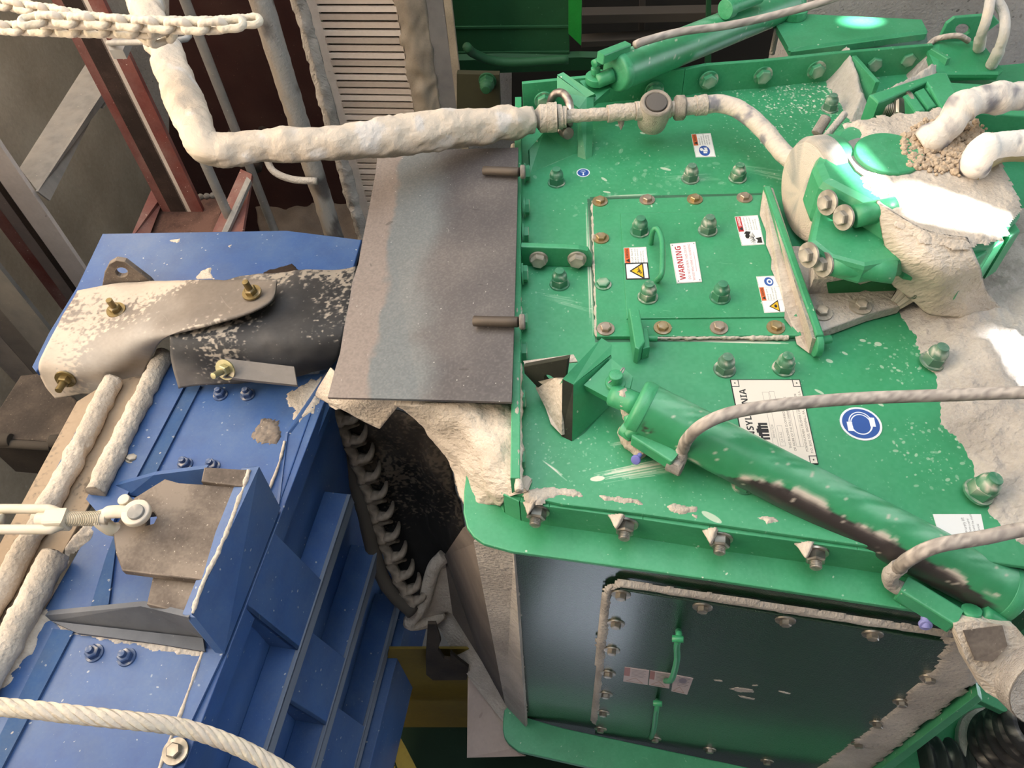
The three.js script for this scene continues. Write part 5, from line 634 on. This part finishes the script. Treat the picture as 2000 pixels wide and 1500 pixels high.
{
  const o = thing('corrugated_duct', 'tall grey duct with a face of horizontal corrugated slats, behind the steel plate', 'duct'), yr = 2.72, f = (n, a, b, m, t = 0.02) => part(o, n, vw(a, b, 0, yr, 0.9, YC, t), m);
  f('edge_strip', 594, 617, M.pale); f('side_panel', 830, 866, std({ map: T.galv, color: 0xb8b8bc, roughness: 0.6 }), 0.03); f('corner_strip', 865, 881, std({ map: T.dustg, color: 0xd0c8b8, roughness: 1 }), 0.02);
  const rough = (a, b, s) => { const A = P(a, 0, yr), B = P(b, 0, yr); return drape([[V(A.x, 0.9, A.z), V(A.x, 2, A.z), V(A.x, 3.6, A.z)], [V((A.x + B.x) / 2, 0.9, (A.z + B.z) / 2 + 0.02), V((A.x + B.x) / 2, 2, (A.z + B.z) / 2 + 0.03), V((A.x + B.x) / 2, 3.6, (A.z + B.z) / 2 + 0.02)], [V(B.x, 0.9, B.z), V(B.x, 2, B.z), V(B.x, 3.6, B.z)]], 0.02, { n: 160, m: 14, amp: 0.018, fr: 18, seed: s }); };
  part(o, 'dust_crust', rough(566, 600, 3), M.dustg); part(o, 'dust_crust', rough(768, 832, 6), std({ map: T.dustg, color: 0xc8c0b4, roughness: 1 }));
  const A = P(616, 0, yr), B = P(772, 0, yr), mid = A.clone().add(B).multiplyScalar(0.5), w = A.distanceTo(B), dx = B.clone().sub(A).normalize();
  part(o, 'back_panel', vw(614, 774, 0, yr, 0.9, YC, 0.02).translate(0, 0, -0.02), M.dkgreen === 0 ? M.galv : M.dark);
  const sg = [0, 1, 2].map((k) => extrude([v2(-0.004, 0), v2(0.01, 0.001), v2(0.018, 0.006), v2(0.02, 0.012 + 0.001 * k), v2(0.016, 0.018), v2(0.008, 0.0215), v2(-0.004, 0.022)], w, 0.0).translate(0, 0, -w / 2)), zz = dx.clone(), yy = V(0, 1, 0), xx = yy.clone().cross(zz).normalize();
  const sm3 = [0xf0ece8, 0xdcd8d4, 0xffffff].map((c) => std({ map: T.pale, color: c, roughness: 0.9 }));
  for (let i = 0; i < 56; i++) { const m = shade(new THREE.Mesh(sg[i % 3], sm3[(i * 7) % 3])); m.name = 'slat'; m.position.set(mid.x, 1.4 + i * 0.0335, mid.z); m.quaternion.setFromRotationMatrix(new THREE.Matrix4().makeBasis(xx, yy, zz)); if (xx.dot(CAM.clone().sub(mid)) < 0) m.scale.x = 1; o.add(m); }
}
{
  const o = thing('rear_machine', 'dark green machine behind the duct with ribbed panels and a bright post', 'machine'), yr = 2.3;
  const plane = (a, b, row) => vpl(P(a, row, yr), P(b, row, yr));
  part(o, 'panel', slab([[860, -60], [1112, -60], [1112, 126], [900, 130], [880, 126]], plane(880, 1112, 100), -0.03, 0.002), M.rear);
  part(o, 'rib', slab([[884, 50], [1112, 48], [1112, 53], [884, 55]], plane(880, 1112, 100), 0.01, 0.002), M.rear); part(o, 'rib', slab([[890, 100], [1112, 98], [1112, 103], [890, 105]], plane(880, 1112, 100), 0.01, 0.002), M.rear);
  part(o, 'post', slab([[1110, -60], [1137, -60], [1135, 90], [1110, 66]], shift(plane(880, 1112, 100), 0.03), -0.05, 0.002), phy({ map: T.green, roughness: 0.4, color: 0x90d880 }));
  part(o, 'sill', s3([[894, 118, 2.28], [1130, 112, 2.28], [1300, 116, 2.28], [1300, 132, 2.2], [990, 130, 2.2], [988, 142, 2.2], [894, 146, 2.2]], 0.03), M.rear);
  part(o, 'lower_panel', slab([[892, 144], [975, 146], [978, 230], [892, 230]], plane(880, 1000, 230), -0.03, 0.002), std({ map: T.wall, color: 0x4c5038, roughness: 0.9 }));
  place(o, 'bolt', BG.nut[0], M.rear, onPl(952, 158, plane(880, 1000, 230)), plane(880, 1000, 230).n, 0, 1.3);
  part(o, 'hose', sweep([P(912, 92, 2.5), P(925, 104, 2.42), P(960, 118, 2.36), P(1010, 122, 2.34), P(1110, 116, 2.34)], 0.02, { n: 30 }), M.rear);
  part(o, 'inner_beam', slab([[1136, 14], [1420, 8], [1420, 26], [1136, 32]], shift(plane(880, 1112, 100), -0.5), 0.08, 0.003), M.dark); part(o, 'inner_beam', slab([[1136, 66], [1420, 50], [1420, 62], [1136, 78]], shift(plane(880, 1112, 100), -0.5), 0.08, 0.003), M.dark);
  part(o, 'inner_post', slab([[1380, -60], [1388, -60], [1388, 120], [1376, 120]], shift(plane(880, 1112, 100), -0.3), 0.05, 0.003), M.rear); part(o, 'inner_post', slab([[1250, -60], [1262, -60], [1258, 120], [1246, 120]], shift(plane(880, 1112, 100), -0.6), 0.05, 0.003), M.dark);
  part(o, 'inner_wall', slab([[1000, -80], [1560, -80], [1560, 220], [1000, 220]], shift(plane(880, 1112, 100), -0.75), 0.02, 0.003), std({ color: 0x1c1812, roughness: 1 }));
}
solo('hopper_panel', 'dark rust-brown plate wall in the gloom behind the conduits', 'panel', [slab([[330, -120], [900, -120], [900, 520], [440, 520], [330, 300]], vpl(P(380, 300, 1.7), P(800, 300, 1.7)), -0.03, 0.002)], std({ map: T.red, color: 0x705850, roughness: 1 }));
solo('curved_hose', 'pale curved hose in the gloom below the wrapped pipe', 'hose', sweep([P(520, 310, 2.1), P(535, 335, 2.08), P(570, 350, 2.06), P(620, 354, 2.05)], 0.016, { n: 24 }), M.dustg);
{ // pier of concrete at the upper right
  const a = P(1540, 150, 2.45), b = P(2150, 150, 2.45); struct('wall_right_pier', prism([a, b, b.clone().add(V(0.2, 0, -0.3)), a.clone().add(V(0, 0, -0.3))], 0, YC, 0.002), M.concrete);
}
{
  const o = thing('junction_box', 'dark dusty steel box with a hinged lid, at the left edge beside the feeder', 'box'), yj = 2.28;
  part(o, 'lid', cap([[40, 732], [80, 728], [150, 782], [150, 806], [106, 868], [92, 862], [0, 856], [-40, 850], [-10, 810]], yj, 0.03, 0.006), std({ map: T.lug, color: 0xa09a94, roughness: 0.9 }));
  part(o, 'body', prism([P(-40, 856, yj - 0.03), P(106, 868, yj - 0.03), P(146, 800, yj - 0.03), P(40, 740, yj - 0.03)], yj - 0.24, yj - 0.03, 0.006), std({ map: T.lug, color: 0x706a66, roughness: 0.9 }));
  part(o, 'hinge', sweep([P(-30, 864, yj - 0.01), P(100, 872, yj - 0.01)], 0.014, { n: 3 }), M.dark); for (const [a, b] of [[4, 860], [100, 862]]) part(o, 'hinge_knuckle', cyl(P(a, b, yj), right, 0.021, 0.03), M.dark);
}
// machinery at the lower right
solo('motor_base', 'dark green machine base beyond the side door at the lower right', 'base', [cap([[1700, 1530], [1915, 1340], [2100, 1300], [2150, 1560]], Yb + 0.15, 0.05, 0.003), cap([[1896, 1360], [1960, 1390], [2060, 1380], [2060, 1330], [1920, 1330]], Yb + 0.5, 0.03, 0.003)], M.green);
{
  const o = thing('coil_spring', 'black dusty coil spring at the lower right edge', 'spring'), c = P(1985, 1440, 1.6), q = []; for (let i = 0; i <= 120; i++) { const a = i / 120 * 6.283 * 5; q.push(c.clone().add(V(0.085 * Math.cos(a), -0.12 + i / 120 * 0.3, 0.085 * Math.sin(a)))); }
  part(o, 'coil', tint(sweep(q, 0.02, { n: 260, m: 10 }), dusty([44, 42, 44], 0.25, 40)), M.vcd);
  part(o, 'seat', cyl(c.clone().add(V(0, -0.15, 0)), up, 0.12, 0.03), M.dustg);
}
{
  const o = thing('bellows_joint', 'black ribbed bellows at the bottom edge beside the side door', 'bellows'), a = P(1795, 1490, 1.42), b = P(1885, 1500, 1.42);
  part(o, 'bellows', tint(sweep([a, b], (s) => 0.075 + 0.012 * Math.sin(s * 20), { n: 50, m: 24 }), dusty([40, 46, 46], 0.22, 40)), M.vcd);
}
stuff('dust', 'grey dust heap on the dark base at the lower right corner', patch([[1880, 1460], [1950, 1425], [1990, 1470], [2080, 1560], [1890, 1560]], flat(Yb + 0.15), { t: 0.05, slope: 0.6, res: 0.01, amp: 0.004, seed: 66 }), M.dustg);
// ---------------------------------------------------------------- signs and labels (flat print on thin sheets)
// corners in reading order: upper left, upper right, lower right, lower left of the text
function sticker(name, label, px, pl, w, h, draw, t = 0.0012) {
  const q = px.map(([a, b]) => onPl(a, b, shift(pl, t))), pos = [], uv = [], N = pl.n, put = (i, u, v, d = 0) => { const p = q[i].clone().addScaledVector(N, -d); pos.push(p.x, p.y, p.z); uv.push(u, v); }, U = [[0.001, 0.999], [0.999, 0.999], [0.999, 0.001], [0.001, 0.001]];
  const tri = (a, b, c) => { for (const i of [a, b, c]) put(i, ...U[i]); };
  tri(0, 2, 1); tri(0, 3, 2); for (let i = 0; i < 4; i++) { const j = (i + 1) % 4; put(i, 0.004, 0.004); put(j, 0.004, 0.004); put(j, 0.004, 0.004, t); put(i, 0.004, 0.004); put(j, 0.004, 0.004, t); put(i, 0.004, 0.004, t); }
  const g = new THREE.BufferGeometry(); g.setAttribute('position', new THREE.Float32BufferAttribute(pos, 3)); g.setAttribute('uv', new THREE.Float32BufferAttribute(uv, 2)); g.computeVertexNormals();
  const nn = g.attributes.normal; for (let i = 0; i < 6; i++) if (V(nn.getX(i), nn.getY(i), nn.getZ(i)).dot(N) < 0) nn.setXYZ(i, -nn.getX(i), -nn.getY(i), -nn.getZ(i));
  return part(crusher, name, g, std({ map: canvasTex(w, h, draw), roughness: 0.45, side: THREE.DoubleSide }), label);
}
// disc sign: centre in pixels, radius in metres
function discSign(name, label, a, b, r, turn, draw) { const c = P(a, b, Yp), g = new THREE.CylinderGeometry(r, r, 0.0014, 40).rotateY(turn).translate(c.x, c.y + 0.0008, c.z); const t = canvasTex(256, 256, draw); return part(crusher, name, g, std({ map: t, roughness: 0.4 }), label); }
const bg = (g, w, h, c = '#e9e7e4', lw = 6) => { g.fillStyle = c; g.fillRect(0, 0, w, h); g.strokeStyle = '#333'; g.lineWidth = 2; g.strokeRect(lw, lw, w - 2 * lw, h - 2 * lw); };
const txt = (g, s, x, y, size, c = '#333', al = 'left', wt = 'bold', mw) => { g.fillStyle = c; g.font = `${wt} ${size}px sans-serif`; g.textAlign = al; g.textBaseline = 'middle'; mw ? g.fillText(s, x, y, mw) : g.fillText(s, x, y); };
const header = (g, x, y, w, h, word, c) => { g.fillStyle = c; g.fillRect(x, y, w, h); g.fillStyle = '#222'; g.beginPath(); g.moveTo(x + 12, y + h - 8); g.lineTo(x + 12 + h - 14, y + h - 8); g.lineTo(x + 12 + (h - 14) / 2, y + 8); g.fill(); txt(g, word, x + h + 6, y + h / 2 + 1, h * 0.72, c === '#b52a30' ? '#f2eeee' : '#2a2220', 'left', 'bold', w - h - 12); };
const warnTri = (g, x, y, s, inner) => { g.fillStyle = '#e9b21c'; g.strokeStyle = '#222'; g.lineWidth = s * 0.09; g.lineJoin = 'round'; g.beginPath(); g.moveTo(x, y - s * 0.5); g.lineTo(x + s * 0.56, y + s * 0.46); g.lineTo(x - s * 0.56, y + s * 0.46); g.closePath(); g.fill(); g.stroke(); g.fillStyle = '#222'; g.strokeStyle = '#222'; inner(); };
const grub = (g, w, h, n = 60) => { for (let i = 0; i < n; i++) { g.fillStyle = `rgba(${DUSTS},${0.5 * rnd()})`; g.beginPath(); g.ellipse(rnd() * w, rnd() * h, 1 + 3 * rnd(), 1 + 2 * rnd(), rnd() * 3, 0, 7); g.fill(); } };
seedTo(300);
const hp = flat(Yp + 0.017), tp = flat(Yp);
sticker('warning_sign', 'white sign with large red WARNING lettering', [[1322, 553], [1309, 476], [1358, 472], [1371, 550]], hp, 512, 330, (g, w, h) => {
  g.fillStyle = '#ece9e8'; g.fillRect(0, 0, w, h); g.strokeStyle = '#c9a3a3'; g.lineWidth = 3; g.strokeRect(6, 6, w - 12, h - 12);
  txt(g, 'WARNING', w / 2, 88, 104, '#b5353b', 'center', 'bold', 440); txt(g, 'DO NOT OPEN THIS DOOR', w / 2, 180, 40, '#b5535a', 'center', '', 440); txt(g, 'WHILE MACHINE IS RUNNING', w / 2, 236, 40, '#b5535a', 'center', '', 470); g.fillStyle = '#c98a8e'; g.fillRect(130, 282, 250, 5);
  for (const [x, y] of [[24, 24], [488, 24], [24, 306], [488, 306]]) { g.fillStyle = '#8a8484'; g.beginPath(); g.arc(x, y, 9, 0, 7); g.fill(); } grub(g, w, h);
}, 0.003);
sticker('warning_label', 'small label with orange header and yellow crush triangle', [[1223, 546], [1218, 484], [1262, 482], [1269, 545]], hp, 384, 272, (g, w, h) => {
  bg(g, w, h); header(g, 188, 6, 190, 62, 'WARNING', '#cf5f2c'); [['Crush hazard.', 92, 30], ['Do NOT open door', 132, 22], ['while in operation.', 160, 22], ['Lockout/tagout', 196, 20], ['before servicing.', 224, 20]].forEach(([s, y, z]) => txt(g, s, 194, y, z, '#333', 'left', '', 176));
  warnTri(g, 98, 136, 156, () => { g.save(); g.translate(98, 160); g.rotate(-0.5); g.fillRect(-40, 6, 80, 9); g.fillRect(-10, -30, 12, 36); g.fillRect(-36, -8, 60, 9); g.restore(); }); g.strokeRect(6, 6, 182, h - 12); grub(g, w, h);
});
sticker('danger_label', 'small label with red DANGER header and black pictogram', [[1449, 480], [1435, 423], [1480, 420], [1493, 477]], hp, 384, 290, (g, w, h) => {
  bg(g, w, h); header(g, 180, 6, 198, 64, 'DANGER', '#b52a30'); [['Flying debris hazard.', 100, 26], ['Do not open door', 140, 22], ['while in operation.', 170, 22], ['Lockout/tagout', 206, 20], ['before servicing.', 236, 20]].forEach(([s, y, z]) => txt(g, s, 190, y, z, '#333', 'left', '', 176));
  g.fillStyle = '#1d1b1b'; g.beginPath(); g.ellipse(120, 98, 34, 27, 0.4, 0, 7); g.fill(); g.beginPath(); g.moveTo(150, 60); g.lineTo(182, 90); g.lineTo(172, 150); g.lineTo(140, 130); g.fill(); g.beginPath(); g.moveTo(20, 270); g.lineTo(24, 200); g.lineTo(60, 220); g.lineTo(84, 190); g.lineTo(96, 270); g.fill(); g.strokeStyle = '#2a2828'; g.lineWidth = 3; for (let i = 0; i < 22; i++) { const a = -0.4 - i * 0.11; g.beginPath(); g.moveTo(84 + 24 * Math.cos(a), 200 + 24 * Math.sin(a)); g.lineTo(84 + (60 + 40 * rnd()) * Math.cos(a), 200 + (50 + 50 * rnd()) * Math.sin(a)); g.stroke(); } grub(g, w, h);
});
sticker('warning_label', 'narrow label with blue disc, orange header and yellow triangle, partly under dust', [[1493, 611], [1477, 540], [1520, 538], [1536, 609]], hp, 480, 290, (g, w, h) => {
  bg(g, w, h); g.strokeRect(6, 6, 150, h - 12); g.strokeRect(330, 6, 144, h - 12); header(g, 156, 6, 174, 58, 'WARNING', '#cf5f2c'); ['Moving parts', 'hazard.', 'Do not operate', 'without guards.'].forEach((s, i) => txt(g, s, 164, 92 + i * 36, 24, '#333', 'left', '', 158));
  warnTri(g, 80, 150, 122, () => { g.beginPath(); g.arc(80, 168, 20, 0, 7); g.fill(); }); g.fillStyle = '#2c54a0'; g.beginPath(); g.arc(402, 148, 60, 0, 7); g.fill(); g.fillStyle = '#ecebea'; g.beginPath(); g.arc(402, 156, 36, 0, 7); g.fill(); g.fillStyle = '#2c54a0'; g.beginPath(); g.arc(402, 156, 18, 0, 7); g.fill(); grub(g, w, h, 200);
});
sticker('warning_label', 'small label with orange header above a blue reading disc, near the braided hose', [[1359, 307], [1350, 262], [1388, 260], [1398, 306]], tp, 384, 300, (g, w, h) => {
  bg(g, w, h); header(g, 190, 6, 188, 70, 'WARNING', '#cf5f2c'); ['Read and', 'understand', 'operators manual', 'before using', 'this machine.'].forEach((s, i) => txt(g, s, 196, 104 + i * 36, 27, '#333', 'left', '', 178));
  g.fillStyle = '#2c54a0'; g.beginPath(); g.arc(98, 150, 82, 0, 7); g.fill(); g.fillStyle = '#eceae8'; g.beginPath(); g.arc(120, 108, 24, 0, 7); g.fill(); g.fillRect(58, 130, 60, 56); g.beginPath(); g.moveTo(80, 200); g.lineTo(148, 140); g.lineTo(150, 196); g.fill(); g.fillStyle = '#2c54a0'; g.fillRect(86, 132, 5, 54);
});
discSign('round_sign', 'small round blue sign with a white padlock and key', 1139, 338, 0.0195, 0, (g, w, h) => { g.fillStyle = '#d8dde6'; g.fillRect(0, 0, w, h); g.fillStyle = '#2a4f98'; g.beginPath(); g.arc(128, 128, 108, 0, 7); g.fill(); g.strokeStyle = '#b9c4dc'; g.lineWidth = 7; g.beginPath(); g.arc(90, 128, 42, 0, 7); g.stroke(); g.beginPath(); g.arc(90, 128, 22, 0, 7); g.stroke(); g.fillStyle = '#e8ebf2'; g.fillRect(116, 120, 60, 16); g.beginPath(); g.ellipse(186, 128, 24, 16, 0.4, 0, 7); g.fill(); });
discSign('round_sign', 'round blue sign with white ear muffs', 1681, 828, 0.044, 0, (g, w, h) => { g.fillStyle = '#dfe2e6'; g.fillRect(0, 0, w, h); g.fillStyle = '#31559c'; g.beginPath(); g.arc(128, 128, 114, 0, 7); g.fill(); g.strokeStyle = '#e6e9f0'; g.lineWidth = 7; g.beginPath(); g.ellipse(124, 128, 84, 70, 0.2, 0, 7); g.stroke(); g.beginPath(); g.ellipse(134, 128, 76, 62, 0.2, 0, 7); g.stroke(); g.fillStyle = '#ebedf2'; g.save(); g.translate(118, 62); g.rotate(0.1); g.fillRect(-34, -24, 70, 34); g.restore(); g.save(); g.translate(146, 196); g.rotate(0.1); g.fillRect(-34, -14, 70, 34); g.restore(); g.fillStyle = '#31559c'; g.beginPath(); g.ellipse(132, 128, 70, 54, 0.2, 0, 7); g.fill(); });
const plateSign = sticker('nameplate', 'large silver maker plate partly hidden by the hose and ram', [[1459, 908], [1426, 741], [1562, 741], [1599, 906]], tp, 1024, 820, (g, w, h) => {
  g.fillStyle = '#ddd2c6'; g.fillRect(0, 0, w, h); g.strokeStyle = '#1f1d1d'; g.lineWidth = 10; g.strokeRect(5, 5, w - 10, h - 10);
  for (const [x, y] of [[0, 0], [w - 96, 0], [w - 96, h - 96], [0, h - 96]]) { g.lineWidth = 9; g.strokeRect(x + 5, y + 5, 86, 86); g.fillStyle = '#4a4540'; g.beginPath(); g.arc(x + 48, y + 48, 10, 0, 7); g.fill(); }
  txt(g, 'PENNSYLVANIA', 500, 120, 108, '#1f1d1d', 'center', 'bold', 800);
  g.strokeStyle = '#1f1d1d'; g.lineWidth = 26; for (let k = 0; k < 3; k++) { g.beginPath(); g.moveTo(300 + k * 40, 320); g.lineTo(300 + k * 40, 230 - k * 16); g.lineTo(470 - k * 34, 230 - k * 16); g.lineTo(470 - k * 34, 320); g.stroke(); }
  g.lineWidth = 3; g.strokeStyle = '#8a8078'; txt(g, 'IMPACTOR', 300, 372, 34, '#8a8078', 'left', ''); g.strokeRect(120, 345, 500, 56); g.strokeRect(640, 345, 220, 70); txt(g, 'TYPE', 60, 450, 30, '#8a8078', 'left', ''); g.strokeRect(210, 428, 240, 56); txt(g, 'CA 6-42', 250, 456, 36, '#8a8078', 'left', ''); g.strokeRect(640, 428, 230, 56); txt(g, '1701', 690, 456, 34, '#8a8078', 'left', '');
  txt(g, 'THIS MACHINE IS COVERED BY ONE', 180, 540, 36, '#4a4440', 'left', '', 660); txt(g, 'OR MORE OF THE FOLLOWING PATENTS:', 150, 588, 36, '#4a4440', 'left', '', 720); g.strokeRect(200, 612, 560, 40); g.strokeRect(200, 655, 560, 40);
  txt(g, 'PENNSYLVANIA CRUSHER CORPORATION', 140, 722, 38, '#4a4440', 'left', '', 760); txt(g, 'P.O. BOX 100, BROOMALL, PA., 19008, U.S.A.', 120, 776, 38, '#4a4440', 'left', '', 780); grub(g, w, h, 40);
}, 0.003);
sticker('torn_label', 'torn white paper label with faint print beside the dust bank', [[1840, 1064], [1822, 1004], [1916, 1004], [1928, 1062]], tp, 384, 512, (g, w, h) => { g.fillStyle = '#dcdcdc'; g.fillRect(0, 0, w, h); g.fillStyle = '#8c8c90'; g.beginPath(); g.moveTo(0, 40); g.lineTo(120, 120); g.lineTo(90, 180); g.lineTo(0, 150); g.fill(); g.fillStyle = '#6a6a6c'; g.fillRect(10, 280, 70, 80); txt(g, 'Securely lift', 130, 300, 40, '#444', 'left', ''); txt(g, 'where a wire', 130, 350, 34, '#555', 'left', ''); txt(g, 'around the main', 130, 395, 34, '#555', 'left', ''); txt(g, 'To avoid', 130, 450, 34, '#555', 'left', ''); grub(g, w, h, 90); });
// faded triple label on the side door
const fp = face3;
for (const [k, q] of [[0, [[1220, 1303], [1268, 1310], [1265, 1338], [1217, 1331]]], [1, [[1270, 1310], [1310, 1316], [1307, 1345], [1267, 1338]]], [2, [[1316, 1318], [1354, 1325], [1342, 1357], [1311, 1350]]]]) sticker('faded_label', ['faded pink label, left of three on the side door', 'faded pink label, middle of three on the side door', 'faded pink label, right of three on the side door'][k], q, fp, 256, 160, (g, w, h) => { g.fillStyle = '#c4b2b2'; g.fillRect(0, 0, w, h); g.fillStyle = k < 2 ? '#a06a66' : '#8a7c90'; k < 2 ? g.fillRect(0, 0, 60, 90) : (g.beginPath(), g.ellipse(140, 40, 50, 24, 0, 0, 7), g.fill()); g.fillStyle = '#8d7f80'; for (let i = 0; i < 6; i++) g.fillRect(76, 14 + i * 14, 150 - 20 * (i % 2), 5); g.strokeStyle = '#a88478'; g.lineWidth = 6; g.beginPath(); g.moveTo(30, 148); g.lineTo(120, 100); g.lineTo(200, 148); g.closePath(); g.stroke(); }, 0.001);
// ---------------------------------------------------------------- gloom behind the wrapped pipe
solo('dust_mound', 'grey-brown mound of caked dust in the gloom behind the wide grey pipe', 'mound', drape([[P(512, 300, 1.45), P(570, 300, 1.45), P(720, 300, 1.45)], [P(500, 380, 1.35), P(580, 370, 1.38), P(720, 380, 1.38)], [P(505, 470, 1.25), P(600, 480, 1.3), P(720, 490, 1.3)]], 0.03, { n: 40, m: 40, amp: 0.06, fr: 8, seed: 3 }), std({ map: T.dustg, color: 0x9a8e84, roughness: 1 }));
for (const [a, b, c, d] of [[395, 60, 470, 300], [470, 40, 400, 200], [560, 30, 500, 330]]) solo('cross_brace', ['thin dark brace leaning right in the gloom behind the conduit', 'thin dark brace leaning left in the gloom behind the conduit', 'dark brace beside the wide grey pipe in the gloom'][[395, 470, 560].indexOf(a)], 'brace', rod(P(a, b, 2.0), P(c, d, 1.8), 0.03, { m: 8 }), std({ map: T.lug, color: 0x605048, roughness: 1 }));
for (const o of roots) { if (!o.isGroup) continue; const b = new THREE.Box3().setFromObject(o), c = b.getCenter(V(0, 0, 0)); c.y = b.min.y; o.position.copy(c); for (const k of o.children) k.position.sub(c); }
renderer.render(scene, camera);
